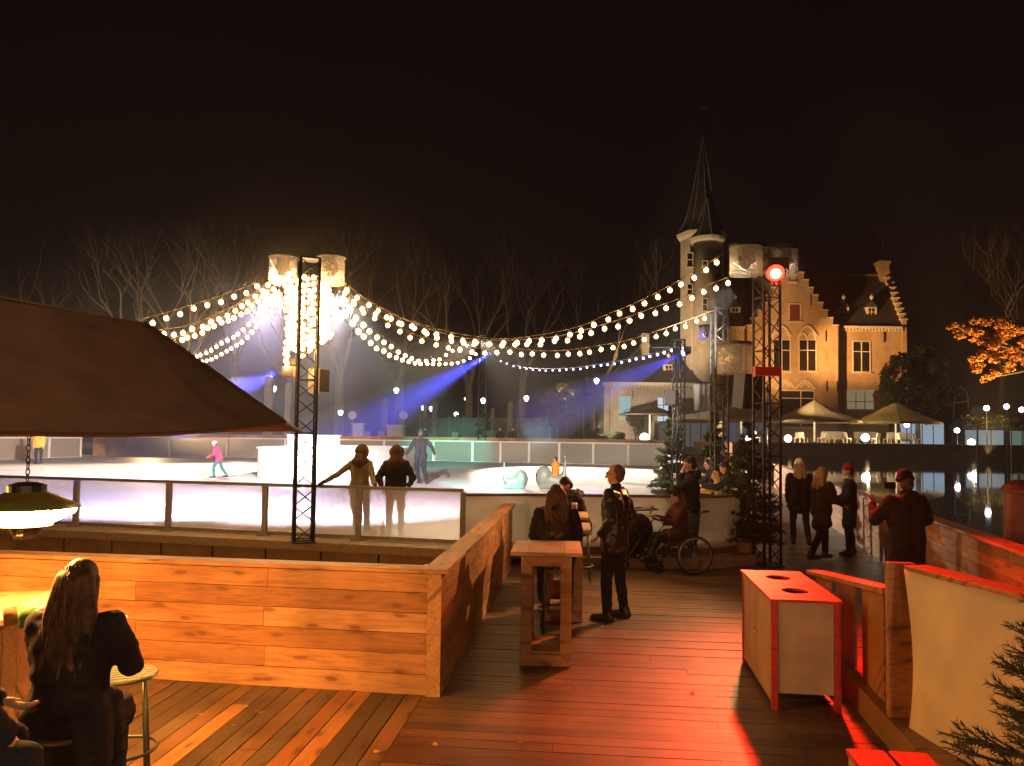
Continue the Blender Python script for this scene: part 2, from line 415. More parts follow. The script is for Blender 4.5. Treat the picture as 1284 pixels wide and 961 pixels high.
    if drape:
        for k in (-1, 0, 1): c.caps(pel + V((k*.10*s, -.02*s, 0)), pel + V((k*.15*s, -.03*s, -drape)), .135*s, .10*s)
        for k in (-1, 1): c.caps(pel + V((k*.13*s, .1*s, 0)), pel + V((k*.17*s, .14*s, -drape*.9)), .12*s, .09*s)
    c.caps(neck - rot @ V((0, 0, .07*s)), neck + rot @ V((0, .005*s, .015*s)), .085*s, .07*s)
    if hood == 'down':
        c.ell(neck + rot @ V((0, -.095*s, -.02*s)), .12*s, .07*s, .085*s); c.ell(neck + rot @ V((0, -.12*s, .03*s)), .09*s, .05*s, .05*s)
    part('coat', rumple(fuse(c, .014, 3, 'coat', coat), .010 if not puffy else .012, H*31), None, root)
    if hood == 'up':
        q = MB(); q.ell(Hd(0, -.035, .025), .125*s, .125*s, .14*s, hrot); q.caps(Hd(0, -.05, -.05), neck + rot @ V((0, -.05*s, -.03*s)), .115*s, .15*s); q.caps(neck + rot @ V((-.1*s, -.02*s, -.03*s)), neck + rot @ V((.1*s, -.02*s, -.03*s)), .09*s)
        for i in range(40):
            a = 2*PI*i/40; q.ell(Hd(.115*math.cos(a)*random.uniform(.9, 1.12), .05 + random.uniform(-.02, .02), .02 + .13*math.sin(a)*random.uniform(.9, 1.1)), .034*s, .03*s, .034*s, None, 6, 4)
        part('hood', fuse(q, .012, 3, 'hood', hoodmat or coat), None, root)
    if hood == 'fur':
        q = MB()
        for i in range(46):
            a = 2*PI*i/46; ra = random.uniform(.85, 1.15)
            q.ell(neck + rot @ V((.15*math.cos(a)*s*ra, (.115*math.sin(a) - .05)*s*ra, (.01 - .05*math.sin(a)*-1 + random.uniform(-.03, .03))*s)), .045*s, .04*s, .04*s, None, 6, 4)
        part('fur_collar', fuse(q, .009, 1, 'fur_collar', hoodmat or coat), None, root)
    if scarf:
        q = MB(); q.ring(neck + rot @ V((0, .01*s, .02*s)), rot @ V((0, -.15, 1)), .066*s, .03*s); part('scarf', q, scarf, root, True)
    # ---- hair
    if hair:
        h = MB()
        if hair in ('short', 'long', 'bob'):
            h.ell(Hd(0, -.022, .045), .086*s, .098*s, .092*s, hrot); h.ell(Hd(0, -.05, -.01), .08*s, .065*s, .09*s, hrot)
        if hair == 'balding':
            h.ell(Hd(0, -.035, .03), .084*s, .088*s, .088*s, hrot); h.ell(Hd(0, -.045, -.02), .08*s, .06*s, .07*s, hrot)
        if hair in ('long', 'bob'):
            L = .30 if hair == 'long' else .1
            for i in range(-4, 5):
                x = i*.02
                a = Hd(x*.9, -.06 - .02*math.cos(i*.3), .02); m_ = neck + rot @ V((x*1.35*s, (-.10 + abs(x)*.2)*s, -.02*s))
                e = neck + rot @ V(((x*1.25 + random.uniform(-.01, .01))*s, (-.135 + abs(x)*.2)*s, (-L + random.uniform(-.05, .05))*s))
                h.caps(a, m_, .042*s, .036*s, 7, 2); h.caps(m_, e, .036*s, .013*s, 7, 2)
            for k in (-1, 1): h.caps(Hd(k*.07, .0, .03), neck + rot @ V((k*.085*s, -.03*s, -.04*s)), .03*s, .028*s, 7, 2)
        hm = fuse(h, .008 if fine else .011, 2, 'hair', hairmat); ho = part('hair', hm, None, root)
        if hair in ('long', 'bob') and not hat:
            st_ = MB(); L = .28 if hair == 'long' else .12; rs = random.Random(int(H*100))
            for i in range(150 if fine else 60):
                u = rs.uniform(-1, 1); a0 = Hd(u*.07, -.075 - .04*(1-abs(u)) + rs.uniform(-.01, .01), .05 + rs.uniform(-.05, .03)); a1 = Hd(u*.094, -.075 - .035*(1-abs(u)), -.03)
                a2 = neck + rot @ V((u*.125*s + rs.uniform(-.01, .01), (-.135 + abs(u)*.05 + rs.uniform(-.02, .01))*s, -.02*s)); a3 = neck + rot @ V((u*.13*s + rs.uniform(-.025, .025), (-.165 + abs(u)*.05 + rs.uniform(-.015, .02))*s, -(L*rs.uniform(.6, 1.05))*s))
                st_.path(crom_([a0, a1, a2, a3], 3), [.006*s]*3 + [.007*s]*3 + [.006*s, .004*s, .003*s, .001*s], 4)
            part('strands', st_, hairmat, ho, True)
    if hat:
        h = MB()
        if hat == 'beanie':
            h.ell(Hd(0, -.012, .075), .094*s, .108*s, .075*s, hrot); h.caps(Hd(0, -.012, .055), Hd(0, -.012, .09), .095*s, .09*s, 14)
            h.ring(Hd(0, -.012, .048), hrot @ V((0, .15, 1)), .088*s, .02*s)
        elif hat == 'cap':
            h.ell(Hd(0, -.01, .06), .092*s, .108*s, .075*s, hrot); h.ell(Hd(0, .11, .045), .07*s, .06*s, .012*s, hrot)
        elif hat == 'helmet':
            h.ell(Hd(0, -.01, .05), .105*s, .125*s, .095*s, hrot)
        part('hat' if hat != 'helmet' else 'helmet', fuse(h, .010, 2, 'hat', hatmat), None, root)
    if glasses:
        g = MB()
        for k in (-1, 1):
            g.ring(Hd(k*.032, .1, .012), hrot @ V((0, 1, 0)), .022*s, .003*s, 12, 4); g.tube(Hd(k*.054, .1, .015), Hd(k*.08, .0, .015), .003*s, None, 5)
        g.tube(Hd(-.01, .102, .015), Hd(.01, .102, .015), .003*s, None, 5)
        part('glasses', g, BLACK, root)
    if gloves:
        g = MB()
        for k in (-1, 1):
            g.caps(wr[k], wr[k] + (wr[k]-el[k]).normalized()*(.12*s), .04*s, .03*s)
        part('gloves', fuse(g, .012, 2, 'gloves', gloves), None, root)
    return root
# ------------------------------------------------------------------ deck, water, rink
ICEZ, WATERZ = 0.38, -0.2
ANG = R(5.5)
U = V((math.sin(ANG), math.cos(ANG), 0)); W = V((math.cos(ANG), -math.sin(ANG), 0))
C = G(552, 873); C.z = 0
def uv(u, v, z=0): return C + U*u + W*v + V((0, 0, z))

def deck(name, mat, rows, x0, x1, w, loc, rz, clip=None):
    """boards along local X, rows along local Y"""
    mb = MB()
    for j in rows:
        y = j*w; x = x0 - random.uniform(0, 3)
        while x < x1:
            L = random.uniform(3.2, 4.6); e = min(x + L, x1); a = max(x, x0)
            if e - a > .05:
                z = random.uniform(-.0025, .0025); g = .0035
                A, B = (a, e) if not clip else clip(a, e, y)
                if B - A > .05: mb.box(A + .002, y + g, -.032 + z, B - .002, y + w - g, z)
            x += L
    return setting(name, mb, mat, loc, rz)
# left deck: boards run away from the camera; right deck: boards run across
deck('deck', DECK_WARM, range(1, 62), -7.0, 1.75, .142, C, PI/2 - ANG)
deck('deck', DECK_GREY, range(-50, 230), -.142, 12.5, .142, C, -ANG, clip=lambda a, e, y: (a, min(e, 6.3 + max(0, y)*.117 if y > -2 else 6.0)))
mb = MB(); mb.prismz([tuple((uv(-7.2, -9))[:2]), tuple(uv(-7.2, 6.4)[:2]), tuple(uv(1, 6.3)[:2]), tuple(uv(33, 9.8)[:2]), tuple(uv(33, 3.5)[:2]), tuple(uv(7.5, -.2)[:2]), tuple(uv(1.75, -9)[:2])], -.16, -.04)
setting('deck_underside', mb, DARK)
mb = MB(); mb.box(-700, -200, -2.0, 700, 900, -1.9)
setting('ground', mb, plain('lake_bed', (.05,.045,.035), 0.95, 0, .3, .3))
t = NT('lake_water'); tc = t.n('TexCoord'); mp = t.n('Mapping'); mp.inputs['Scale'].default_value = (.5, 1.3, 1); t.l(tc.outputs['Object'], mp.inputs[0])
no = t.n('TexNoise', Scale=1.1, Detail=3.0); t.l(mp.outputs[0], no.inputs['Vector'])
WATER = t.done(t.bsdf((.006,.008,.008), .03, 0, no.outputs['Fac'], .016, .05, .6))
mb = MB(); mb.add([(-700, -200, WATERZ), (700, -200, WATERZ), (700, 900, WATERZ), (-700, 900, WATERZ)], [(0, 1, 2, 3)])
setting('water', mb, WATER)
# grass park beyond the rink and left of the castle
LAWN = plain('dark_lawn', (.035,.045,.018), 0.95, 0, .5, .8, .6)
mb = MB(); mb.prismz([(-160, 62), (14, 58), (16, 100), (16, 330), (-160, 330)], -1.0, .9)
setting('lawn', mb, LAWN)

# rink outline ------------------------------------------------------
near = [(-150, 646.5), (-20, 652.5), (97, 658), (210, 664), (330, 670), (452, 674.5), (580, 681.5)]
NB = [G(x, y, .36) for x, y in near]
d0 = (NB[-1] - NB[1]).normalized()
for i in range(len(NB)): # straighten the glass line
    NB[i] = NB[1] + d0*((NB[i] - NB[1]).dot(d0))
q1 = at(662, 600, 12.75); q2 = at(868, 600, 12.75)
curve = []
cx, cy, rr = q2.x, q2.y + 1.05, 1.05
for i in range(0, 9):
    a = -PI/2 + i*R(80)/8; curve.append(V((cx + rr*math.cos(a), cy + rr*math.sin(a), 0)))
FB = [(-29.5, 57.0), (-15, 54.6), (-3.6, 52.4), (2.6, 50.6), (9.6, 48.2)]
ice = [(NB[0].x - 22, NB[0].y + 7)] + [(p.x, p.y) for p in NB] + [(q1.x, q1.y)] + [(p.x, p.y) for p in curve] + [(FB[-1][0], FB[-1][1])] + FB[::-1][1:] + [(-40, 57)]
t = NT('rink_ice'); tc = t.n('TexCoord')
mp = t.n('Mapping'); mp.inputs['Scale'].default_value = (.35, 1.6, 1); mp.inputs['Rotation'].default_value = (0, 0, .5); t.l(tc.outputs['Object'], mp.inputs[0])
no = t.n('TexNoise', Scale=1.5, Detail=8.0, Roughness=.7, Distortion=.6); t.l(mp.outputs[0], no.inputs['Vector'])
cc = t.ramp(no.outputs['Fac'], [(.3, (.66, .67, .70)), (.6, (.80, .81, .83))])
rr_ = t.ramp(no.outputs['Fac'], [(.35, (.22,)*3), (.65, (.5,)*3)])
ICE = t.done(t.bsdf(cc, rr_, 0, no.outputs['Fac'], .12, .01, .35))
mb = MB(); mb.prismz(ice, .1, ICEZ); setting('ice', mb, ICE)
# rubber edge around the ice on the near side, with fascia panels below
off = V((d0.y, -d0.x, 0))
A, B = NB[0], NB[-1] + d0*.8
ed = thing('rink_platform', 'brown platform edge with panelled fascia under the glass rink barrier', 'platform')
mb = MB(); a, b = A + off*.08, B + off*.02; c_, d_ = B + off*.52, A + off*.62
mb.prismz([(d_.x, d_.y), (c_.x, c_.y), (b.x, b.y), (a.x, a.y)], .2, .335); part('ledge', mb, LEDGE, ed)
mb = MB(); n = 13
for i in range(n):
    p = d_ + (c_ - d_)*(i/n) - off*.04; q = d_ + (c_ - d_)*((i+1)/n - .003) - off*.04
    mb.prismz([((p+off*.02).x, (p+off*.02).y), ((q+off*.02).x, (q+off*.02).y), (q.x, q.y), (p.x, p.y)], -.15, .197)
part('fascia', mb, FASCIA, ed)

# barriers ----------------------------------------------------------
GLASS_NEAR = clear('hazed_barrier_glass', (.93,.93,.95), .52, .15)
GLASS_FAR = clear('frosted_barrier_glass', (.74,.71,.66), .35, .2)
def barrier(name, label, pts, z0, z1, panel_mat, post_mat, rail_mat, post_w=.05, rail=.045, base=.10, posts=None, gapz=.06, pt=.012, gapx=.01):
    r = thing(name, label, 'barrier', (0, 0, 0))
    for i in range(len(pts)-1):
        a, b = V((pts[i][0], pts[i][1], 0)), V((pts[i+1][0], pts[i+1][1], 0))
        m = MB(); d = (b-a).normalized(); nn = V((-d.y, d.x, 0))*pt
        p, q = a + d*gapx, b - d*gapx
        m.prismz([(p.x-nn.x, p.y-nn.y), (q.x-nn.x, q.y-nn.y), (q.x+nn.x, q.y+nn.y), (p.x+nn.x, p.y+nn.y)], z0+gapz, z1-rail)
        part('panel', m, panel_mat, r)
    top, bot = MB(), MB()
    for i in range(len(pts)-1):
        a, b = V((pts[i][0], pts[i][1], 0)), V((pts[i+1][0], pts[i+1][1], 0))
        top.bar((a.x, a.y, z1-rail/2), (b.x, b.y, z1-rail/2), rail*1.5, rail)
        if base: bot.bar((a.x, a.y, z0+base/2-.03), (b.x, b.y, z0+base/2-.03), .05, base*.6)
    part('top_rail', top, rail_mat, r)
    if base: part('base_rail', bot, post_mat, r)
    if post_w:
        for i, p in enumerate(pts):
            if posts is not None and i not in posts: continue
            m = MB(); m.box(p[0]-post_w/2, p[1]-post_w, z0-.04, p[0]+post_w/2, p[1]+.012, z1-rail-.002)
            m.box(p[0]-post_w*1.2, p[1]-post_w*1.9, z0-.045, p[0]+post_w*1.2, p[1]-post_w-.002, z0+.02)
            part('post', m, post_mat, r)
    return r
step = (NB[3] - NB[2]).length
pts = [(p.x, p.y) for p in NB]
barrier('rink_barrier', 'waist high clear glass rink barrier with grey steel posts, nearest the deck', pts, .36, 1.24, GLASS_NEAR, GREYPOST, GREYPOST, post_w=.085, rail=.05)
s_pts = [(NB[-1].x - .03, NB[-1].y + .035), (q1.x, q1.y)] + [(q1.x + (q2.x-q1.x)*i/2, q1.y) for i in (1, 2)] + [(p.x, p.y) for p in curve[1:]]
BROWNRAIL = plain('brown_rail', (.16,.10,.07), .5)
barrier('rink_barrier', 'solid cream white rink barrier with a rounded end behind the tables and wheelchair', s_pts, .17, 1.165, WHITEP_T, BROWNRAIL, BROWNRAIL, post_w=0, base=.2, gapz=.0, pt=.015, gapx=.0)
e0 = curve[-1]; side = [(e0.x + (9.6-e0.x)*t, e0.y + (48.2-e0.y)*t) for t in (0.003, .06, .13, .22, .34, .48, .64, .81, 1)]
barrier('rink_barrier', 'frosted glass rink barrier with white frame running down the right side of the ice', side, .34, 1.2, GLASS_FAR, WHITEP, WHITEP, rail=.05)
fpts = []
n = 13
for i in range(n+1):
    t_ = i/n*(len(FB)-1); k = min(int(t_), len(FB)-2); f = t_-k
    fpts.append((FB[k][0]+(FB[k+1][0]-FB[k][0])*f, FB[k][1]+(FB[k+1][1]-FB[k][1])*f))
FRAMEW = plain('white_painted_frame', (.78,.76,.72), .45)
barrier('rink_barrier', 'long frosted glass rink barrier with white frame at the far end of the ice', fpts, .36, 1.80, GLASS_FAR, FRAMEW, FRAMEW, post_w=.14, rail=.09)
lp = [(-40, 25.5), (-33.5, 36), (-31.2, 43), (-29.8, 49.5), (-29.4, 52.4)]
barrier('rink_barrier', 'frosted barrier panels along the left side of the ice beside the timber hut', lp, .36, 1.72, GLASS_FAR, FRAMEW, FRAMEW, post_w=.12, rail=.09)

# platform step at the rounded end
mb = MB(); mb.prismz([(q1.x, q1.y-.32), (q2.x+.2, q2.y-.32), (q2.x+1.35, q2.y+.35), (q2.x+1.25, q2.y+1.2), (q2.x, q2.y+.6), (q1.x, q1.y+.3)], .004, .165)
solo('rink_step', mb, plain('step_boards', (.36,.25,.15), .6, 0, .2, 8), 'low wooden step around the rounded end of the white rink barrier', 'step')

# rounded white island in the ice
isl = thing('island_wall', 'rounded low white wall of the island in the middle of the ice', 'wall')
ox, oy, L, D, rad = -10.2, 29.5, 5.6, 9.0, 1.6
def rr_pts(x0, y0, x1, y1, r, n=7):
    o = []
    for (cx_, cy_, a0) in ((x1-r, y0+r, -PI/2), (x1-r, y1-r, 0), (x0+r, y1-r, PI/2), (x0+r, y0+r, PI)):
        for i in range(n+1):
            a = a0 + PI/2*i/n; o.append((cx_ + r*math.cos(a), cy_ + r*math.sin(a)))
    return o
mb = MB(); o1 = rr_pts(ox, oy, ox+L, oy+D, rad); i1 = rr_pts(ox+.1, oy+.1, ox+L-.1, oy+D-.1, rad-.1); n = len(o1)
vs = [(x, y, ICEZ) for x, y in o1] + [(x, y, 1.52) for x, y in o1] + [(x, y, 1.52) for x, y in i1] + [(x, y, ICEZ) for x, y in i1]
fs = []
for i in range(n):
    j = (i+1) % n
    for k in range(3): fs.append((k*n+i, k*n+j, (k+1)*n+j, (k+1)*n+i))
mb.add(vs, fs); part('wall_sheet', mb, WHITEP, isl)
mb = MB()
for i in range(n):
    a, b = o1[i], o1[(i+1) % n]; mb.bar((a[0], a[1], 1.545), (b[0], b[1], 1.545), .13, .05)
part('rim', mb, FRAMEW, isl)
mb = MB(); p = at(388, 565, 28.9); mb.box(-.95, -.25, 0, .95, .25, .09); mb.box(-.95, -.22, .09, .95, .2, .46); mb.box(-1.0, -.26, .462, 1.0, .26, .50)
solo('equipment_case', mb, plain('pale_blue_case', (.62,.68,.74), .5), 'pale boxy case standing on the rim of the white ice island', 'case', (p.x, 29.57, 1.572))

# ------------------------------------------------------------------ timber walls
def plank_wall(name, label, p0, p1, h, z0=0.0, t=.11, bh=.152, cap=.2, mat=PINE, capmat=PINE, joint=2.6, faces=(-1, 1), cat='wall', group=None, capt=.035, nails=False, faces_y=1):
    p0, p1 = V(p0), V(p1); d = p1 - p0; L = d.length; rz = math.atan2(d.y, d.x)
    r = thing(name, label, cat, (p0.x, p0.y, z0), rz, group)
    n = max(1, round((h-capt)/bh)); bh = (h-capt)/n
    for f in faces:
        m = MB(); y0, y1 = (f*(t/2-.024), f*t/2)
        if y0 > y1: y0, y1 = y1, y0
        for k in range(n):
            x = 0; jo = (joint*.55 if k % 2 else joint) + (random.uniform(-.02, .02))
            first = True
            while x < L:
                e = min(L, x + (jo if first else joint)); first = False
                if L - e < .3: e = L
                q = random.uniform(-.0025, .0025)
                m.box(x+.0015, y0+q, k*bh+.002, e-.0015, y1+q, (k+1)*bh-.003); x = e
        part('boarding', m, mat, r)
    m = MB(); m.box(.01, -t/2+.027, .0, L-.01, t/2-.027, h-capt-.004); part('core', m, DARK, r)
    if nails:
        m = MB(); x = .06
        while x < L:
            for k in range(n):
                for q in (.3, .7): m.tube((x+random.uniform(-.01, .01), faces_y*t/2, (k+q)*bh), (x, faces_y*(t/2+.0035), (k+q)*bh), .0055, None, 6)
            x += joint*.5
        part('screws', m, STEEL, r)
    if cap:
        m = MB(); x = -.03
        while x < L+.02:
            e = min(L+.03, x+3.4); m.box(x+.001, -cap/2, h-capt, e-.001, cap/2, h); x = e
        part('cap_rail', m, capmat, r)
    return r
fl = at(0, 700, 1); FW = V((-3.93, .55, 0)).normalized()
Cf = C + V((0, 0, 0))
plank_wall('plank_wall', 'orange lit pine plank wall behind the seated woman, facing the camera', C - FW*.0 + V((-.07, .055, 0)), C + FW*9.5 + V((-.07, .055, 0)), 1.02, nails=True, faces_y=1)
SD = V((.89, 9.4, 0)).normalized()
sw_ = plank_wall('plank_wall', 'pine plank wall running away along the walkway to the white rink barrier', C + V((-.055, -.01, 0)) , C + SD*6.15 + V((-.055, 0, 0)), 1.02, joint=1.9, nails=True, faces_y=-1)
m = MB(); m.box(-.022, -.056, .001, -.001, .056, .983); part('end_board', m, PINE, sw_)
m = MB(); m.box(-.045, -.112, .988, .2, .125, 1.0235); part('corner_cap', m, PINE, sw_)
PW = [V((4.55, 5.5, 0)), V((11.7, 34.0, 0))]
plank_wall('plank_wall', 'long pine parapet with red lit cap between the walkway and the water', PW[0], PW[1], 1.05, joint=2.4, cap=.24)
plank_wall('plank_wall', 'low timber wall beyond the far frosted barrier, in front of the dark lawn', (-29.6, 58.4, 0), (11.2, 50.2, 0), 2.02, joint=4, bh=.3, mat=PINE)
plank_wall('plank_wall', 'short orange timber wall between trees past the right end of the rink', (11.0, 38, 0), (11.8, 49.5, 0), 1.95, joint=3, bh=.24)
# ------------------------------------------------------------------ trusses and stage lights
def truss_at(label, base, h, w=.3, mat=BLACK, rz=0.2, r=.024, pitch=None):
    root = thing('truss_tower', label, 'truss tower', base, rz)
    for sx in (-1, 1):
        for sy in (-1, 1):
            m = MB(); m.tube((sx*w/2, sy*w/2, .02), (sx*w/2, sy*w/2, h), r, None, 8); part('chord', m, mat, root, True)
    m = MB(); pitch = pitch or w*.95; n = int(h/pitch); pitch = h/n; q = w/2
    for k in range(n):
        z0, z1 = k*pitch+.04, (k+1)*pitch+.0
        cs = [(-q, -q), (q, -q), (q, q), (-q, q)]
        for i in range(4):
            a, b = cs[i], cs[(i+1) % 4]
            if k % 2: a, b = b, a
            m.tube((a[0], a[1], z0), (b[0], b[1], z1), r*.42, None, 5)
            if k % 3 == 0: m.tube((a[0], a[1], z0), (b[0], b[1], z0), r*.42, None, 5)
    part('lattice', m, mat, root, True)
    m = MB(); m.box(-q*1.3, -q*1.3, 0, q*1.3, q*1.3, .018); part('base_plate', m, mat, root)
    m = MB(); m.box(-q*1.1, -q*1.1, h, q*1.1, q*1.1, h+.03); part('head_plate', m, mat, root)
    return root
tl = G(380, 680, .335)
truss_at('black lattice truss tower wrapped in hanging bulbs, standing before the glass barrier', (tl.x, tl.y, .335), 4.66, .30, rz=.35)
tr = G(962, 709, 0)
truss_at('tall black truss tower carrying the red spotlight, rising from the fir tree', (tr.x, tr.y, 0), 5.35, .31, rz=.25)
tm = at(902, 600, 15.6)
truss_at('truss tower behind the red spotlight tower, with a clear drum halfway up', (tm.x, tm.y, .0), 4.75, .27, rz=.1)
tb = at(851, 560, 22.5)
truss_at('slim dark truss tower with a blue spotlight in front of the white annex', (tb.x, tb.y, .0), 5.0, .25, rz=.3)
tf = at(604, 560, 53.0)
truss_at('distant truss tower with blue spotlight and small fir beyond the far barrier', (tf.x, tf.y, .0), 9.1, .5, rz=.0, r=.035)

CLEARP = clear('wrinkled_clear_plastic', (.95,.94,.92), .72, .12, bump=.8, bscale=5)
def stage_light(label, c, rad, h, toward, lens=None, cover=True, head_r=None, group='moving stage lights'):
    """moving head lamp hung under a round plate, inside a clear rain drum (open below)"""
    root = thing('stage_light', label, 'stage light', c, 0, group)
    hr = head_r or rad*.42
    if cover:
        m = MB(); m.lathe([(rad*1.02, -h*.5), (rad, h*.5), (rad-.008, h*.5-.01), (rad*1.02-.008, -h*.5)], 26, closed=True); part('rain_cover', m, CLEARP, root, True)
        m = MB(); m.lathe([(rad*1.06, h*.5+.002), (rad*1.06, h*.5+.045), (.01, h*.5+.06)], 26); part('lid', m, BLACK, root)
    m = MB(); m.box(-hr*.9, -hr*.9, h*.5-.14, hr*.9, hr*.9, h*.5-.012); part('lamp_base', m, BLACK, root)
    d = (V(toward) - V(c)).normalized(); x, y, _ = frame_of(d)
    m = MB()
    for k in (-1, 1): m.bar(x*(k*hr*1.05) + V((0, 0, h*.5-.14)), x*(k*hr*1.05) - d*hr*.2 + V((0,0,-.02)), .04, .06)
    part('yoke', m, BLACK, root)
    m = MB(); m.lathe([(hr*.5, -hr*1.0), (hr*.85, -hr*.7), (hr*.9, hr*.7), (hr*.8, hr*.9)], 18, (0, 0, 0), d); hd = part('lamp_head', m, BLACK, root, True)
    if lens:
        m = MB(); m.lathe([(hr*.74, 0), (hr*.70, .015), (hr*.4, .035), (.004, .045)], 18, d*(hr*.9+.002), d); part('lens', m, lens, hd, True)
        if lens is LENS_R: m = MB(); m.lathe([(hr*.46, 0), (hr*.4, .02), (.004, .03)], 16, d*(hr*.9+.03), d); part('lens_core', m, HOT, hd, True)
    return root, V(c) + d*(hr*.9+.1)
def spot(name, loc, toward, power, color, size_deg, blend=.4, radius=.06):
    l = bpy.data.lights.new(name, 'SPOT'); l.energy = power; l.color = color; l.spot_size = R(size_deg); l.spot_blend = blend; l.shadow_soft_size = radius
    o = bpy.data.objects.new(name, l); col.objects.link(o); o.location = loc
    o.rotation_euler = (V(toward) - V(loc)).to_track_quat('-Z', 'Y').to_euler(); return o
def lamp(name, loc, power, color, radius=.06):
    l = bpy.data.lights.new(name, 'POINT'); l.energy = power; l.color = color; l.shadow_soft_size = radius
    o = bpy.data.objects.new(name, l); col.objects.link(o); o.location = loc; return o
LENS_W = emis('lamp_lens_white', (1, .84, .6), 28); LENS_B = emis('lamp_lens_blue', (.10, .16, 1), 40); LENS_R = emis('lamp_lens_red', (1, .018, .008), 14); HOT = emis('lamp_lens_hot', (1, .30, .16), 12)
LENS_P = emis('lamp_lens_violet', (1, .80, .62), 420)
# left tower pair of drums
ICE_T = V((-6, 24, ICEZ))
c1 = at(355, 340, 13.25); c2 = at(415, 340, 13.2)
_, s1 = stage_light('clear drum lamp at the left side of the bulb wrapped tower top', c1, .235, .46, (-9, 22, .4), LENS_P)
_, s2 = stage_light('clear drum lamp at the right side of the bulb wrapped tower top', c2, .235, .46, (-2, 24, .4), LENS_W)
c3 = at(936, 328, 12.5); c4 = at(985, 330, 12.9); c5 = at(921, 451, 14.2); c6 = at(887, 418, 21.8)
_, s3 = stage_light('clear drum lamp on the top left of the red spotlight tower', c3, .27, .44, (2, 22, .4), LENS_W)
_, s4 = stage_light('drum lamp with red glow on the top right of the red spotlight tower', c4, .2, .42, (6, 20, .4), LENS_W)
_, s5 = stage_light('wide clear drum lamp hanging low on the tower beside the red spotlight tower', c5, .31, .54, (0, 22, .4), None)
_, s6 = stage_light('small crumpled clear drum lamp below the castle tower, with bluish glints', c6, .24, .36, (-2, 30, .4), LENS_B)
# brackets that carry the drums
for (c, tx, ty, ztop) in ((c1, tl.x, tl.y, .23), (c2, tl.x, tl.y, .23), (c3, tr.x, tr.y, .22), (c4, tr.x, tr.y, .21), (c5, tm.x, tm.y, .29), (c6, tm.x, tm.y, .21)):
    pass
# red spotlight
rp = at(972, 338, 12.3)
RT = V((2.2, 5.2, .3))
rroot, rs = stage_light('round red spotlight glowing on the front of the right tower', rp, .19, .34, RT, LENS_R, cover=False, head_r=.185)
bp = at(619, 441, 52.6); _, bs1 = stage_light('blue spotlight on the distant tower behind the middle of the rink', bp, .3, .5, at(430, 560, 60), LENS_B, cover=False, head_r=.26)
bq = at(861, 441, 22.3); _, bs2 = stage_light('blue spotlight on the slim tower in front of the annex roof', bq, .16, .3, at(740, 495, 22), LENS_B, cover=False, head_r=.12)
br = at(366, 458, 13.6); _, bs3 = stage_light('blue spotlight low on the bulb wrapped tower pointing left', br, .12, .24, at(280, 500, 14), LENS_B, cover=False, head_r=.09)

# speakers
def speaker(label, c, w, h, d, rz, tilt=0.0, mat=BLACK):
    r = thing('loudspeaker', label, 'loudspeaker', c, 0, 'loudspeakers on the towers'); r.rotation_euler = (tilt, 0, rz)
    m = MB(); m.prismz([(-w/2, -d/2), (w/2, -d/2), (w*.38, d/2), (-w*.38, d/2)], -h/2, h/2); part('cabinet', m, mat, r)
    m = MB(); m.box(-w*.45, -d/2-.012, -h*.46, w*.45, -d/2-.002, h*.46); part('grille', m, plain('speaker_grille', (.03,.03,.03), .7, 0, .3, 120, .5), r)
    m = MB(); m.bar((0, d/2, 0), (0, d/2+.12, 0), .05, .05); part('bracket', m, BLACK, r)
speaker('grey loudspeaker on the right side of the bulb wrapped tower', at(399, 478, 13.35), .24, .42, .3, 1.0, 0, plain('grey_cabinet', (.30,.28,.26), .6))
speaker('large black loudspeaker hanging under the wide clear drum', at(936, 490, 14.6), .42, .66, .4, .35, R(8))
speaker('tilted black loudspeaker left of the clear drum tower, above the parasols', at(884, 497, 17.5), .42, .62, .38, -.5, R(10))
speaker('small black loudspeaker on the slim tower in front of the annex', at(843, 499, 22.2), .34, .42, .34, -.6)
m = MB(); m.box(-.10, -.08, -.085, .10, .08, .085); m.box(-.082, -.088, -.068, .082, -.082, .068); m.box(.10, -.02, -.02, .17, .02, .02)
solo('junction_box', m, plain('pale_box', (.55,.48,.40), .5), 'small pale square box clamped to the left of the bulb wrapped tower', 'box', at(362, 466, 13.1))
m = MB(); m.box(-.19, -.06, -.07, .19, .06, .07); m.box(-.21, -.05, -.085, -.19, .05, .085); m.box(.19, -.05, -.085, .21, .05, .085)
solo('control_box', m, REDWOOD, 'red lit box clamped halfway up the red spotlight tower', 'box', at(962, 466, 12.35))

# ------------------------------------------------------------------ string lights
t = NT('bulb_core'); e = t.n('Emission', Color=(1, .56, .21, 1), Strength=170.0); BULB = t.done(e)
t = NT('bulb_halo_shell'); tr_ = t.n('BsdfTransparent', Color=(1, .93, .8, 1)); e = t.n('Emission', Color=(1, .42, .09, 1), Strength=.8); ms = t.n('MixShader', Fac=.4)
t.l(tr_.outputs[0], ms.inputs[1]); t.l(e.outputs[0], ms.inputs[2]); GLOBE = t.done(ms); GLOBE.cycles.emission_sampling = 'NONE'  # glowing shell added around each bulb core as a painted halo
t = NT('blue_bulb_core'); e = t.n('Emission', Color=(.35, .36, 1, 1), Strength=14.0); BULB_BLUE = t.done(e)
def bulb_mesh(r, core, shell=True):
    m = MB(); m.ell((0, 0, 0), r*.66, r*.66, r*.66, None, 8, 6)
    if shell:
        m.mi = 1; m.ell((0, 0, 0), r, r, r*1.1, None, 12, 8)
    m.mi = 2; m.tube((0, 0, r*.95), (0, 0, r*1.7), r*.33, None, 6)
    return m.mesh('bulb', [core, GLOBE, BLACK], True)
BM = bulb_mesh(.053, BULB); BMS = bulb_mesh(.052, BULB); BMF = bulb_mesh(.088, BULB); BMB = bulb_mesh(.07, BULB_BLUE, False)
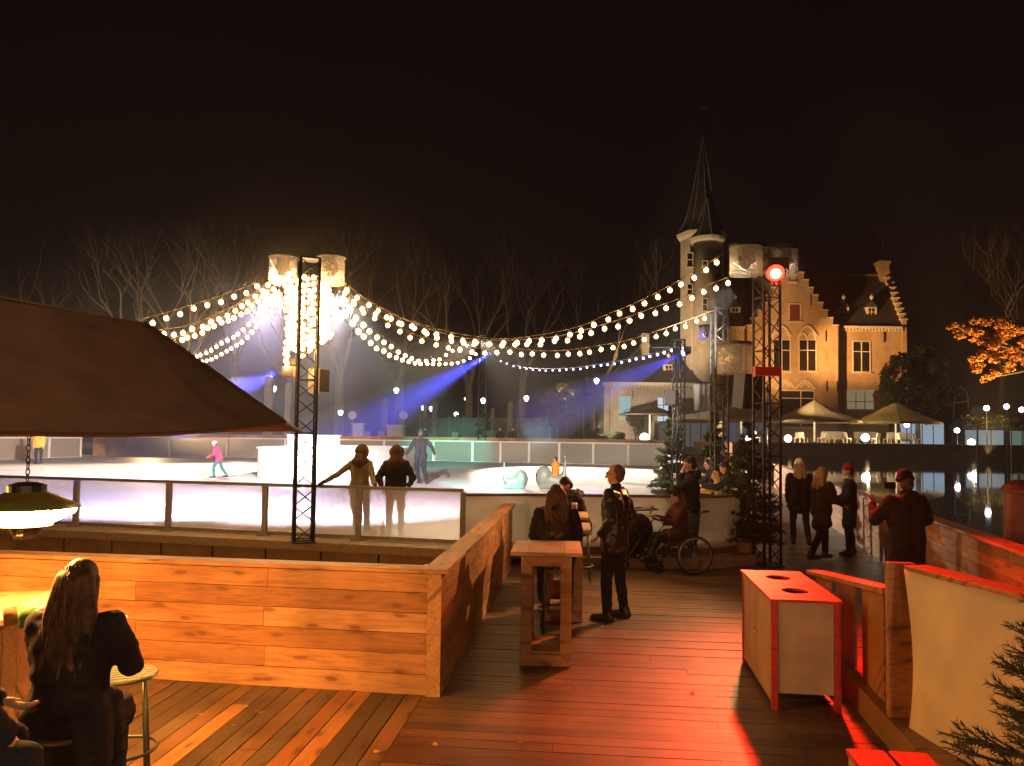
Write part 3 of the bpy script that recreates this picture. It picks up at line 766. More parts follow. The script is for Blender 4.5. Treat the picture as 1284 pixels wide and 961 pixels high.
def crom(P, n):
    o = []; Q = [P[0]*2 - P[1]] + P + [P[-1]*2 - P[-2]]
    for i in range(1, len(Q)-2):
        for k in range(n):
            t = k/n; a, b, c, d = Q[i-1], Q[i], Q[i+1], Q[i+2]
            o.append(.5*((2*b) + (c-a)*t + (2*a-5*b+4*c-d)*t*t + (3*b-a-3*c+d)*t*t*t))
    return o + [P[-1]]
def resample(P, n):
    L = [0]
    for i in range(1, len(P)): L.append(L[-1] + (P[i]-P[i-1]).length)
    o = []; j = 0
    for k in range(n):
        s = L[-1]*k/(n-1) if n > 1 else 0
        while j < len(P)-2 and L[j+1] < s: j += 1
        f = (s-L[j])/max(1e-6, L[j+1]-L[j]); o.append(P[j] + (P[j+1]-P[j])*min(1, f))
    return o
CABLE = plain('amber_lit_cable', (.05,.035,.02), .6)
def festoon(label, pix, d0, d1, n, mesh=None, ends=True):
    P = []
    for i, (x, y) in enumerate(pix):
        P.append(at(x, y, d0 + (d1-d0)*((x-pix[0][0])/(pix[-1][0]-pix[0][0]) if pix[0][0] != pix[-1][0] else i/(len(pix)-1))))
    Q = crom(P, 8)
    r = thing('string_light', label, 'string lights', Q[0], 0, 'festoon string lights')
    me = mesh or BM; rb = max(v.co.x for v in me.vertices)
    m = MB(); m.path([q - Q[0] + V((0, 0, rb*1.7)) for q in Q], .006 if d0 < 20 else .012, 4); part('cable', m, CABLE, r)
    for q in resample(Q, n+2)[1:-1] if ends else resample(Q, n):
        q = q + V((random.uniform(-.02, .02), random.uniform(-.02, .02), random.uniform(-.025, .015)))
        link('bulb', me, r, q - Q[0])
festoon('uppermost bulb string from the wrapped tower across to the right tower drum', [(424,352),(448,383),(474,395),(521,411),(560,422),(600,429),(640,431),(692,424),(732,414),(754,404),(800,385),(847,361),(871,347),(897,331),(915,320)], 13.2, 12.6, 31)
festoon('second bulb string just under the uppermost one towards the red spotlight tower', [(424,354),(458,381),(495,401),(530,416),(575,429),(620,433),(660,432),(705,427),(751,415),(784,405),(817,393),(841,385),(865,376),(890,363),(916,353),(926,345)], 13.3, 13.0, 32)
festoon('lower bulb string crossing the rink to the truss tower with the drum halfway up', [(420,356),(440,377),(460,394),(498,415),(522,426),(549,434),(580,440),(620,442),(650,443),(688,446),(726,443),(745,440),(784,433),(823,421),(841,415),(860,408),(879,401),(897,394)], 13.4, 15.4, 33)
festoon('left of the two low bulb strings sagging from the wrapped tower to the distant tower', [(418,362),(436,398),(455,421),(474,437),(493,447),(519,455),(546,457),(574,455),(592,448),(604,438)], 13.4, 40, 23, BMF)
festoon('right of the two low bulb strings sagging from the wrapped tower to the distant tower', [(420,362),(440,392),(455,407),(475,425),(507,445),(528,453),(553,450),(567,440),(585,434),(602,432)], 13.4, 40, 20, BMF)
festoon('string of tiny violet bulbs between the distant tower and the slim tower', [(620,450),(650,461),(673,464),(709,464),(737,461),(770,456),(800,450),(830,444),(851,436)], 48, 22.5, 26, BMB)
festoon('uppermost bulb string leaving the wrapped tower to the left above the canopy', [(337,350),(321,360),(304,368),(285,374),(266,381),(247,387),(228,393),(207,399),(186,405),(150,414),(90,424)], 13.2, 11.0, 13)
festoon('second bulb string on the left, bunched with its neighbour above the canopy', [(345,352),(322,371),(309,380),(294,390),(279,397),(262,405),(245,412),(227,417),(204,420),(160,428),(90,436)], 13.2, 11.4, 22)
festoon('third bulb string on the left, sagging to the canopy hip', [(348,356),(330,372),(316,385),(300,394),(285,402),(265,410),(243,421),(226,428),(200,436),(160,446)], 13.3, 12, 22)
festoon('fourth bulb string on the left, above the lowest pair ending', [(352,362),(346,381),(335,382),(322,397),(307,412),(290,423),(275,433),(252,445),(243,447),(215,456)], 13.4, 22, 20, BMF if False else BM)
festoon('lowest bulb string on the left, dipping behind the canopy corner', [(355,372),(342,391),(334,399),(318,413),(300,431),(279,444),(268,449),(256,453),(235,459)], 13.4, 22, 18)
# hanging strands on the tower
hang = [(358,350,468,13.0,14),(364,352,436,13.1,12),(369,356,430,13.0,12),(374,345,425,12.95,12),(380,340,440,12.9,11),(386,344,436,12.9,12),(391,350,442,13.0,12),(397,360,436,13.0,10),(403,352,424,13.05,13),(408,350,430,13.0,14),(413,360,428,13.1,12),(378,398,444,13.4,8),(362,420,466,13.2,7),(388,410,446,13.4,7)]
hang += [(360,356,452,13.15,15),(367,348,442,13.05,15),(371,362,446,12.9,14),(383,352,452,13.0,14),(393,342,434,12.9,13),(400,346,418,13.0,13),(405,356,432,13.0,15),(411,350,420,13.05,13),(376,350,424,12.9,11)]
where = ['far left','left','left of centre','dense left','middle','middle right','bright middle','thin right','right','dense right','far right','short rear','lowest left','short rear right','long outermost left','second from the left edge','inner left','long middle','front middle right','front right','bright right','outer right','front left of centre']
for i, (x, y0, y1, d, n) in enumerate(hang):
    dx = random.uniform(-3, 3)
    festoon('bulb strand hanging straight down the wrapped tower, the %s one' % where[i], [(x, y0), (x+dx, (y0+y1)/2), (x+dx*.5, y1)], d, d, n, BMS)
# ------------------------------------------------------------------ castle, annex, quay
class Pix:
    """boxes and prisms given as seen in the facade plane at depth Y, relative to an origin"""
    def __init__(s, O): s.O = V(O)
    def p(s, x, y, Y): return at(x, y, Y) - s.O
    def box(s, mb, x0, y0, x1, y1, Y, dep):
        a, b = s.p(x0, y1, Y), s.p(x1, y0, Y); mb.box(min(a.x,b.x), a.y, a.z, max(a.x,b.x), a.y+dep, b.z)
    def poly(s, mb, pts, Y, dep):
        q = [s.p(x, y, Y) for x, y in pts]; mb.prism([(v.x, v.z) for v in q], q[0].y, q[0].y+dep)
LIT_CYAN = emis('lit_cyan_window', (.35, .85, .95), .55); LIT_WHITE = emis('lit_white_door', (.75, .88, 1), .75); LIT_WARM = emis('dim_lit_window', (.9, .72, .42), .22)
def window(root, K, x0, y0, x1, y1, Y, v=(.5,), h=(.35,), pane=None, bar=.16, sill=True, mat=None):
    pn = MB(); K.box(pn, x0, y0, x1, y1, Y-.03, .05); w = part('window', pn, pane or GLASSDARK, root)
    m = MB(); a, b = K.p(x0, y1, Y), K.p(x1, y0, Y)
    X0, Z0, X1, Z1, y_ = a.x, a.z, b.x, b.z, a.y-.12
    m.box(X0-bar, y_, Z0, X0, y_+.13, Z1); m.box(X1, y_, Z0, X1+bar, y_+.13, Z1); m.box(X0-bar, y_, Z1, X1+bar, y_+.13, Z1+bar); m.box(X0-bar, y_, Z0-bar, X1+bar, y_+.13, Z0)
    for f in v: c = X0+(X1-X0)*f; m.box(c-bar*.45, y_+.01, Z0, c+bar*.45, y_+.12, Z1)
    for f in h: c = Z1-(Z1-Z0)*f; m.box(X0, y_+.015, c-bar*.4, X1, y_+.115, c+bar*.4)
    part('frame', m, mat or STONE, w)
    if sill:
        m = MB(); m.box(X0-bar*2, y_-.15, Z0-bar*2, X1+bar*2, y_+.1, Z0-bar-.004); part('sill', m, mat or STONE, w)
    return w
Yc = 118.0
O = at(1000, 556, Yc); O.z = 1.66
ca = thing('castle', 'floodlit yellow brick castle wing with stepped gables, slate roof and dormers', 'castle', O); K = Pix(O)
zb = 557
for x0, x1 in ((1049, 1131), (893, 939)):
    m = MB(); K.box(m, x0, 411, x1, zb, Yc, 12); part('wall', m, BRICK, ca)
steps = [(1001,342),(1008,342),(1008,351.5),(1014,351.5),(1014,361),(1020,361),(1020,370.5),(1026,370.5),(1026,380),(1032,380),(1032,389.5),(1038,389.5),(1038,399),(1044.5,399),(1044.5,408.5),(1051,408.5),(1051,zb)]
full = [(1988-x, y) for x, y in steps[::-1]]
full = full[:-1] + [(987, 342)] + steps
full = [(min(x, 1051), y) for x, y in full]
m = MB(); K.poly(m, [(x, y) for x, y in full], 116.4, 1.0); g = part('gable', m, BRICK, ca)
m = MB()
for i in range(1, len(steps)-1, 2):
    x0 = steps[i-1][0]; x1, y = steps[i]
    for a, b in ((x0-.8, x1+.8), (1988-x1-.8, 1988-x0+.8)): m = MB(); K.box(m, a, y-1.2, b, y, 116.3, 1.2); part('step_cap', m, STONE, g)
m = MB(); K.box(m, 989, 352.5, 1000, 356, 116.1, 1); K.box(m, 991.5, 336, 997.5, 352, 116.3, .6)
q = K.p(994.5, 336, 116.6); m.caps(q, q+V((0,0,.5)), .42, .3); m.ell(q+V((0,0,1.1)), .27, .27, .33); part('statue', m, STONE, g)
# gable block body and its own roof
m = MB(); K.box(m, 938, 411, 1049.5, zb, 117.4, .6); part('wall', m, BRICK, ca)
# main roof: eave at Yc, ridge 6 m behind
def quad(mb, pts, th=.15):
    p = [V(x) for x in pts]; n = (p[1]-p[0]).cross(p[2]-p[0]).normalized()*th; mb.hexa([x-n for x in p] + p)
rz_ = K.p(1105, 346, Yc+6).z; ez = K.p(1090, 411, Yc).z
XL, XR = K.p(893, 411, Yc).x, K.p(1130.5, 411, Yc).x
m = MB(); quad(m, [(XL, -.35+K.p(0,411,Yc).y, ez), (XR, -.35+K.p(0,411,Yc).y, ez), (XR, K.p(0,411,Yc+6).y, rz_), (XL, K.p(0,411,Yc+6).y, rz_)])
quad(m, [(XR, K.p(0,411,Yc+12).y, ez), (XL, K.p(0,411,Yc+12).y, ez), (XL, K.p(0,411,Yc+6).y, rz_), (XR, K.p(0,411,Yc+6).y, rz_)])
gp = [K.p(x, y, 117.2) for x, y in ((941, 410), (1047, 410), (994, 346))]
y_ = K.p(0, 411, Yc+6).y; y0 = gp[0].y
quad(m, [(gp[1].x, y0, gp[1].z), (gp[1].x, y_, gp[1].z), (gp[2].x, y_, gp[2].z), (gp[2].x, y0, gp[2].z)])
quad(m, [(gp[0].x, y_, gp[0].z), (gp[0].x, y0, gp[0].z), (gp[2].x, y0, gp[2].z), (gp[2].x, y_, gp[2].z)])
rf = part('roof', m, SLATE, ca)
m = MB(); m.tube((XL, y_, rz_+.1), (XR, y_, rz_+.1), .16, None, 6); part('ridge', m, plain('clay_ridge', (.22,.11,.07), .8), rf)
# right end stepped parapet with chimney
m = MB(); yE = K.p(0, 411, Yc).y; nst = 10; caps_ = []
for i in range(nst):
    a = yE + 6.0*i/nst - .1; b = yE + 6.0*(i+1)/nst + .1; z = ez + (rz_-ez)*(i+.75)/nst + .55
    m.box(XR+.05, a+.104 if i else a, -1, XR+.75, b-.104, z); m.box(XR+.05, 12+yE-(b-yE)+.104, -1, XR+.75, 12+yE-(a-yE)-.104, z)
    caps_.append((XR-.15, a+.02, z+.003, XR+1.0, b-.11, z+.22))
ge = part('gable_end', m, BRICK, ca)
for b_ in caps_: m = MB(); m.box(*b_); part('step_cap', m, STONE, ge)
m = MB(); zc = K.p(0, 346, Yc+6).z; m.box(XR-.75, yE+5.2, zc-.5, XR+.75, yE+6.8, zc+3.6); m.box(XR-.95, yE+5.0, zc+3.6, XR+.95, yE+7.0, zc+4.0)
m.box(XR-.9, yE+5.05, zc-.1, XR+.9, yE+6.95, zc+.25); m.box(XR-.4, yE+5.6, zc+4.0, XR+.4, yE+6.4, zc+4.5); part('chimney', m, BRICK, ca)
# cornice with dentils
for x0, x1 in ((1051.5, 1132), (893, 936)):
    m = MB()
    K.box(m, x0, 409.5, x1, 411.5, Yc-.55, .6)
    x = x0+1
    while x < x1-1: K.box(m, x, 412, x+1.8, 415.5, Yc-.3, .297); x += 4.1
    part('cornice', m, STONE, ca)
for x0, x1 in ((1070.5,1078.5),(1080.5,1089)):
    pass
window(ca, K, 1070, 429, 1090, 466, Yc, h=(.33,)); window(ca, K, 1002.5, 427, 1022.5, 465, 116.4, h=(.33,)); window(ca, K, 970, 427, 990, 465, 116.4, h=(.33,))
window(ca, K, 990, 382, 1003, 402, 116.4, v=(), h=(), pane=plain('red_lit_shutter', (.12,.03,.03), .6)); window(ca, K, 906, 429, 930, 466, Yc)
window(ca, K, 1062, 490, 1095, 513, Yc, v=(.33,.67), h=(.6,), pane=LIT_WARM); window(ca, K, 980, 491, 1020, 535, 116.4, v=(.6,), h=(.2,))
for cx in (980, 1012.5):      # blind tracery over the gable windows
    m = MB()
    for dx in (-5.5, 5.5):
        pts = [K.p(cx+dx-5.5+11*t/8, 425-8*math.sin(PI*t/8), 116.32) for t in range(9)]; m.path(pts, .13, 5)
    m.path([K.p(cx-12+24*t/10, 422-13*math.sin(PI*t/10), 116.3) for t in range(11)], .18, 5); part('tracery', m, STONE, g)
for cx in (985, 1010):
    m = MB(); m.path([K.p(cx-12+24*t/10, 488-10*math.sin(PI*t/10), 116.3) for t in range(11)], .18, 5); m.path([K.p(cx-6+12*t/8, 486-5*math.sin(PI*t/8), 116.3) for t in range(9)], .13, 5); part('tracery', m, STONE, g)
m = MB()
for x, y in ((1036,415),(1050,478),(1109,416),(1109,480),(1037,478),(1017,370),(975,400)): K.box(m, x-.5, y, x+.5, y+13, 117.8 if x > 1051 else 116.28, .1)
part('wall_anchor', m, BLACK, ca)
def dormer(root, x, y0, y1, apex, Y, K):
    m = MB(); K.box(m, x-6.5, y0-2, x+6.5, y1+2, Y, 3.0); d = part('dormer', m, STONE, root)
    m = MB(); K.box(m, x-3.6, y0, x+3.6, y1, Y-.03, .02); part('pane', m, GLASSDARK, d)
    m = MB(); K.box(m, x-.4, y0, x+.4, y1, Y-.06, .02); K.box(m, x-3.6, (y0+y1)/2-.4, x+3.6, (y0+y1)/2+.4, Y-.07, .02); part('frame', m, STONE, d)
    m = MB(); K.poly(m, [(x-8, y0-1.8), (x+8, y0-1.8), (x, apex+8)], Y-.2, 3.5); part('dormer_roof', m, SLATE, d)
    m = MB(); a = K.p(x, apex+8, Y); b = K.p(x, apex, Y); m.tube(a, b, .12, .03, 5); m.ell(a+(b-a)*.4, .3, .3, .35); part('finial', m, STONE, d)
for x in (1058, 1093, 922): dormer(ca, x, 387, 396, 368, Yc+1.2, K)

# tower
OT = at(882, 556, 112); OT.z = 1.66
tw = thing('castle_tower', 'slender pale brick castle tower with a tall slate spire and weathervane', 'tower', OT)
K = Pix(OT)
def oct_at(mb, cx, y0, y1, rpx0, rpx1, Y, n=8, rot=None):
    a = K.p(cx, y0, Y); b = K.p(cx, y1, Y); s = Y/960
    mb.lathe([(rpx0*s, 0), (rpx1*s, b.z-a.z)], n, a, (0, 0, 1)); return a, b
m = MB(); oct_at(m, 880, 556, 300, 27.2, 27.2, 112, 8); part('wall', m, BRICK_PALE, tw)
m = MB(); oct_at(m, 887, 556, 304, 18.5, 18.5, 109.6, 14); part('stair_turret', m, BRICK_PALE, tw, True)
m = MB(); oct_at(m, 880, 303, 299.5, 28.5, 31, 112, 8); oct_at(m, 880, 299.4, 295, 31.5, 32, 112, 8); part('cornice', m, STONE, tw)
m = MB(); oct_at(m, 887, 306, 303.5, 20, 22, 109.6, 14); oct_at(m, 887, 303.4, 300, 22, 22.5, 109.6, 14); part('turret_cornice', m, STONE, tw)
m = MB(); s = .11667
a = K.p(881, 295, 112); b = K.p(884, 172, 112); H_ = b.z-a.z
m.lathe([(31.5*s, 0), (22*s, H_*.13), (12*s, H_*.45), (5*s, H_*.78), (.04, H_)], 8, a, (0,0,1)); sp = part('spire', m, SLATE, tw)
def hips(mb, prof, n, c, r):
    for i in range(n):
        t_ = 2*PI*i/n; x, y, d = frame_of(V((0,0,1))); o = x*math.cos(t_)+y*math.sin(t_)
        mb.path([c + o*(rr+.02) + d*z for rr, z in prof], r, 4)
m = MB(); hips(m, [(31.5*s, 0), (22*s, H_*.13), (12*s, H_*.45), (5*s, H_*.78), (.04, H_)], 8, a, .075); part('hip_lead', m, plain('lead_hips', (.34,.33,.32), .5, .2), sp)
a2 = K.p(887, 300, 109.6); b2 = K.p(886.5, 249, 109.6); H2 = b2.z-a2.z
m = MB(); m.lathe([(21.5*.114, 0), (12*.114, H2*.4), (.04, H2)], 8, a2, (0,0,1)); sp2 = part('turret_spire', m, SLATE, tw)
m = MB(); hips(m, [(21.5*.114, 0), (12*.114, H2*.4), (.04, H2)], 8, a2, .065); part('hip_lead', m, plain('lead_hips', (.34,.33,.32), .5, .2), sp2)
m = MB(); t_ = K.p(883.5, 139, 112); m.tube(b, t_, .09, .05, 6); m.ell(b+V((0,0,.35)), .42, .42, .42); m.ell(K.p(883.7, 171, 112)+V((0,0,1)), .25, .25, .3)
c_ = K.p(883.6, 153.5, 112); m.bar(c_-V((1.1,0,0)), c_+V((1.1,0,0)), .1, .1); m.bar(c_-V((0,1.1,0)), c_+V((0,1.1,0)), .1, .1)
for k in (-1.1, 1.1): m.ell(c_+V((k,0,0)), .2, .2, .2, None, 8, 6)
wv = part('weathervane', m, BLACK, tw)
m = MB(); m.prism([(-.7,-.2),(-.1,-.35),(.55,.0),(.9,.35),(.45,.3),(.0,.05),(-.35,.35),(-.55,.3)], -.06, .06)
m.v = [tuple(V(p)+t_+V((0,0,.4))) for p in m.v]; part('cock', m, plain('gilded_metal', (.75,.5,.15), .35, .6), wv)
for x, y0, y1, Y in ((865, 318, 334, 109.05),): window(tw, K, x-3.2, y0, x+3.2, y1, Y-.05, v=(), h=(.5,), bar=.12)
for x, y0, y1 in ((884, 328, 340), (884, 375, 389)): window(tw, K, x-2.6, y0, x+2.6, y1, 107.42, v=(), h=(.5,), bar=.12)
window(tw, K, 862, 357, 868, 369, 109.0, v=(), h=(.5,), bar=.12)
m = MB()
for i in range(5): K.box(m, 904, 344+i*12, 909+i*1.2, 356+i*12-.4, 113, 1)
part('stepped_buttress', m, BRICK_PALE, tw)

# annex
OA = at(820, 556, 108); OA.z = 1.2
an = thing('annex', 'low pale brick annex with hipped slate roof and lit windows left of the castle', 'building', OA); K = Pix(OA)
m = MB(); K.box(m, 757, 481, 893, 560, 108, 10); part('wall', m, BRICK_PALE, an)
e0, e1 = K.p(754, 480, 107.7), K.p(896, 480, 107.7); rL, rR = K.p(803, 436, 113.5), K.p(896, 436, 113.5); bk = 11
m = MB(); quad(m, [e0, e1, rR, rL]); quad(m, [(e1.x, e1.y+bk, e1.z), (e0.x, e0.y+bk, e0.z), rL, rR]); 
m.add([e0, rL, (e0.x, e0.y+bk, e0.z)], [(0, 1, 2)]); ar = part('roof', m, SLATE, an)
m = MB(); m.tube(e0, rL, .1, None, 5); m.tube(rL, rR, .12, None, 5); part('ridge', m, plain('lead_ridge', (.20,.22,.26), .5), ar)
m = MB(); K.box(m, 805, 418, 814, 446, 112, 1.2); K.box(m, 804, 432, 815, 435, 111.9, 1.4); part('chimney', m, BRICK_PALE, ar)
m = MB(); 
K.box(m, 755, 480.5, 893, 483, 107.5, .5); x = 760
while x < 892: K.box(m, x, 483.3, x+1.6, 486, 107.75, .245); x += 4.5
part('cornice', m, STONE, an)
dormer(an, 838.5, 459, 467, 441, 109.6, K)
window(an, K, 777, 498, 790, 524, 108, h=(.3,.6), pane=LIT_CYAN, bar=.12); window(an, K, 824.5, 499, 839, 530, 108, h=(.3,.62), pane=LIT_WHITE, bar=.12)
m = MB(); K.box(m, 764, 483, 765, 556, 107.9, .12); K.box(m, 793, 490, 793.8, 500, 107.9, .1); part('downpipe', m, BLACK, an)

# quay and terrace
TZ = 1.66
mb = MB(); mb.prismz([(9, 105.9), (150, 105.9), (150, 330), (9, 330)], -1.5, TZ); setting('terrace', mb, plain('terrace_paving', (.16,.13,.10), .85, 0, .2, 2))
m = MB(); m.box(9, 105, -1.5, 150, 105.88, TZ-.02); qw = thing('quay_wall', 'dark brick quay wall between the terrace and the lake water', 'wall', (0, 0, 0)); part('wall', m, QUAY, qw)
m = MB(); x = 9
while x < 150: m.box(x, 104.85, TZ-.016, x+1.98, 106.1, TZ+.12); x += 2
part('coping', m, plain('quay_coping', (.17,.14,.11), .8, 0, .25, 2), qw)

CANVAS_OLIVE = fabric('olive_parasol_cloth', (.36,.30,.13), .12, 6, .1); CANVAS_BEIGE = fabric('beige_parasol_cloth', (.46,.37,.26), .12, 6, .1); CANVAS_BROWN = fabric('brown_parasol_cloth', (.20,.16,.12), .12, 6, .1)
def parasol(label, apex, xl, xr, yb, Y, mat, ngon=8, base=TZ):
    a = at(apex[0], apex[1], Y); b = at(apex[0], yb, Y); r = (xr-xl)/2*Y/960; h = a.z-b.z
    root = thing('parasol', label, 'parasol', (a.x, a.y, base), 0, 'parasols on the quay terrace'); zb = b.z-base; m = MB(); n = ngon
    vs = [(0, 0, zb+h)]; ks = ((.5, .42), (1, 0), (1.0, -.09))
    for f, zf in ks:
        for i in range(n):
            for sub in range(2):
                t_ = 2*PI*(i+sub*.5)/n + PI/n; q = (1 if sub == 0 else .955)
                vs.append((r*f*q*math.cos(t_), r*f*q*math.sin(t_), zb+h*zf+(h*.035 if sub and f == 1 and zf == 0 else 0)))
    N = 2*n; fs = [(0, 1+i, 1+(i+1) % N) for i in range(N)]
    for k in range(2):
        for i in range(N): fs.append((1+k*N+i, 1+(k+1)*N+i, 1+(k+1)*N+(i+1) % N, 1+k*N+(i+1) % N))
    m.add(vs, fs); part('canopy', m, mat, root)
    m = MB(); m.tube((0, 0, 0), (0, 0, zb+h-.05), .13, None, 8); part('pole', m, FRAMEW, root)
    m = MB(); m.lathe([(.8, 0), (.8, .12), (.2, .25)], 12); part('base', m, BLACK, root)
    m = MB()
    for i in range(n):
        t_ = 2*PI*i/n + PI/n; m.tube((0, 0, zb+h*.35), (r*.75*math.cos(t_), r*.75*math.sin(t_), zb+h*.2), .04, None, 4)
    part('ribs', m, FRAMEW, root)
parasol('beige parasol in the middle of the terrace, right of the red spotlight tower', (1021, 502), 973, 1083, 528, 108.5, CANVAS_BEIGE)
parasol('olive lit parasol at the right, in front of the conifer beside the castle', (1123, 503), 1083, 1187, 530, 108.2, CANVAS_OLIVE)
parasol('yellow olive parasol seen between the two dark truss towers', (929, 497), 876, 982, 527, 108.6, CANVAS_OLIVE, 4)
parasol('small brown parasol in front of the lit door of the annex', (815, 507), 778, 858, 520, 104, CANVAS_BROWN)

GLOBE_L = emis('white_globe_light', (1, .93, .80), 7)
def globe(label, x, y, Y, r, z, e=None, mat=None, cat='globe lamp'):
    p = at(x, y, Y); root = thing('globe_lamp', label, cat, (p.x, p.y, z), 0, 'glowing globe lamps on the quay')
    m = MB(); m.ell((0, 0, p.z-z), r, r, r, None, 16, 10); part('globe', m, mat or GLOBE_L, root, True)
    m = MB(); m.tube((0, 0, 0), (0, 0, p.z-z-r+.03), .07, None, 8); m.lathe([(.2, 0), (.2, .06), (.06, .1)], 10); part('stand', m, BLACK, root)
    if e: lamp('globe_light', (p.x, p.y-r-.1, p.z), e, (1, .72, .38), .25)
globe('glowing globe lamp on the quay edge right beside the red spotlight tower', 988, 550, 106.6, .5, TZ, 1800)
globe('glowing globe lamp on the quay edge between the beige and olive parasols', 1085, 549, 106.6, .55, TZ, 2600)
globe('globe lamp added under the yellow olive parasol to brighten it', 938, 550, 105.8, .4, TZ, 2600)  # lamp added because the parasol above stayed dark
globe('glowing globe lamp in front of the pale glass pavilion panels', 1218, 555, 105.6, .5, TZ+.12, 900)
globe('glowing globe lamp at the foot of the annex, above the orange timber wall', 808, 549, 103.5, .62, .9, 600)

LIT_PANEL = emis('backlit_pale_panel', (.62, .80, 1), .42); LIT_PANEL2 = emis('backlit_green_panel', (.50, .72, .55), .2)
def pavilion(label, x0, y0, x1, y1, Y, n, mat, roof=None, base=TZ):
    a, b = at(x0, y1, Y), at(x1, y0, Y); root = thing('glass_pavilion', label, 'pavilion', (a.x, a.y, base)); Wd = b.x-a.x; Hh = b.z-base
    for i in range(n):
        m = MB(); m.box(Wd*i/n+.06, .03, .1, Wd*(i+1)/n-.06, .08, Hh); part('panel', m, mat, root)
    m = MB()
    for i in range(n+1): m.box(Wd*i/n-.06, 0, 0, Wd*i/n+.06, .12, Hh+.02)
    m.box(-.06, -.01, Hh+.02, Wd+.06, .14, Hh+.14); part('frame', m, BLACK, root)
    m = MB(); m.box(-.05, .2, 0, Wd+.05, 3.2, Hh); part('room', m, DARK, root)
    m = MB(); rp_ = roof or .3; m.hexa([(-.6,-.5,Hh+.15),(Wd+.6,-.5,Hh+.15),(Wd+.6,3.6,Hh+.15),(-.6,3.6,Hh+.15),(Wd*.35,1,Hh+rp_),(Wd*.65,1,Hh+rp_),(Wd*.65,2,Hh+rp_),(Wd*.35,2,Hh+rp_)]); part('roof', m, SLATE, root)
pavilion('pale blue lit glass pavilion under the right edge of the olive parasol', 1129, 531, 1184, 556, 110.5, 4, LIT_PANEL)
pavilion('pale lit glass pavilion with a dark pitched roof near the right picture edge', 1210, 540, 1259, 559, 107.5, 3, emis('backlit_grey_panel', (.62,.78,.86), .3), 3.4)
pavilion('greenish lit pavilion cut off by the right picture edge', 1266, 541, 1320, 559, 107.5, 3, LIT_PANEL2, 1.0)
pavilion('low glazed terrace screen lit from inside behind the yellow olive parasol', 897, 531, 965, 551, 111, 5, emis('dim_blue_panel', (.45,.55,.75), .10))
pavilion('grey lit glass screen in front of the annex door', 826, 531, 892, 553, 104.6, 5, emis('dim_grey_panel', (.6,.66,.6), .10), base=.9)

# garden furniture on the terrace
CHW = plain('pale_garden_chair', (.55,.50,.42), .6)
def chair(loc, rz, label, src=None):
    if src: return copy_tree(src, None, label, loc, rz)
    r = thing('garden_chair', label, 'chair', loc, rz, 'pale garden chairs on the terrace'); k = 1.7
    m = MB(); m.box(-.24*k, -.24*k, .42*k, .24*k, .24*k, .47*k); part('seat', m, CHW, r)
    m = MB(); m.hexa([(-.24*k,.2*k,.47*k),(.24*k,.2*k,.47*k),(.24*k,.24*k,.47*k),(-.24*k,.24*k,.47*k),(-.24*k,.3*k,.92*k),(.24*k,.3*k,.92*k),(.24*k,.34*k,.92*k),(-.24*k,.34*k,.92*k)]); part('backrest', m, CHW, r)
    for a in (-1, 1):
        for b in (-1, 1): m = MB(); m.tube((a*.21*k, b*.21*k, 0), (a*.2*k, b*.2*k, .42*k), .025*k, None, 6); part('leg', m, CHW, r)
    return r
cl = ['pale garden chair turned sideways under the middle of the beige parasol', 'pale garden chair just right of the beige parasol pole', 'pale garden chair left of the beige parasol pole', 'pale garden chair at the right rim of the beige parasol', 'pale garden chair beside the globe lamp between the two parasols', 'pale garden chair left of the olive parasol pole', 'pale garden chair right of the olive parasol pole', 'pale garden chair at the edge of the blue lit pavilion', 'pale garden chair near the globe lamp by the red spotlight tower', 'pale garden chair between the two dark truss towers']
c0 = None
for i, x in enumerate((1043, 1030, 1008, 1062, 1098, 1113, 1130, 1150, 1000, 948)):
    p = at(x, 556, 106.6 + (i % 3)*.9); o = chair((p.x, p.y, TZ), random.uniform(0, 6), cl[i], c0); c0 = c0 or o
BENCHW = plain('pale_bench', (.42,.38,.32), .6)
for x0, x1, lb in ((1031, 1060, 'pale long bench with high back under the right half of the beige parasol'), (1071, 1100, 'pale long bench with high back behind the middle globe lamp'), (1112, 1142, 'pale long bench with high back under the olive parasol')):
    p = at(x0, 556, 110); q = at(x1, 556, 110); r = thing('terrace_bench', lb, 'bench', (p.x, p.y, TZ), 0, 'long benches on the terrace'); L_ = q.x-p.x
    m = MB(); m.box(0, -.9, .7, L_, 0, .85); part('seat', m, BENCHW, r); m = MB(); m.box(0, 0.003, .5, L_, .15, 1.75); part('backrest', m, BENCHW, r)
    for k in (.05, L_-.25): m = MB(); m.box(k, -.85, 0, k+.2, -.05, .697); part('leg', m, BENCHW, r)
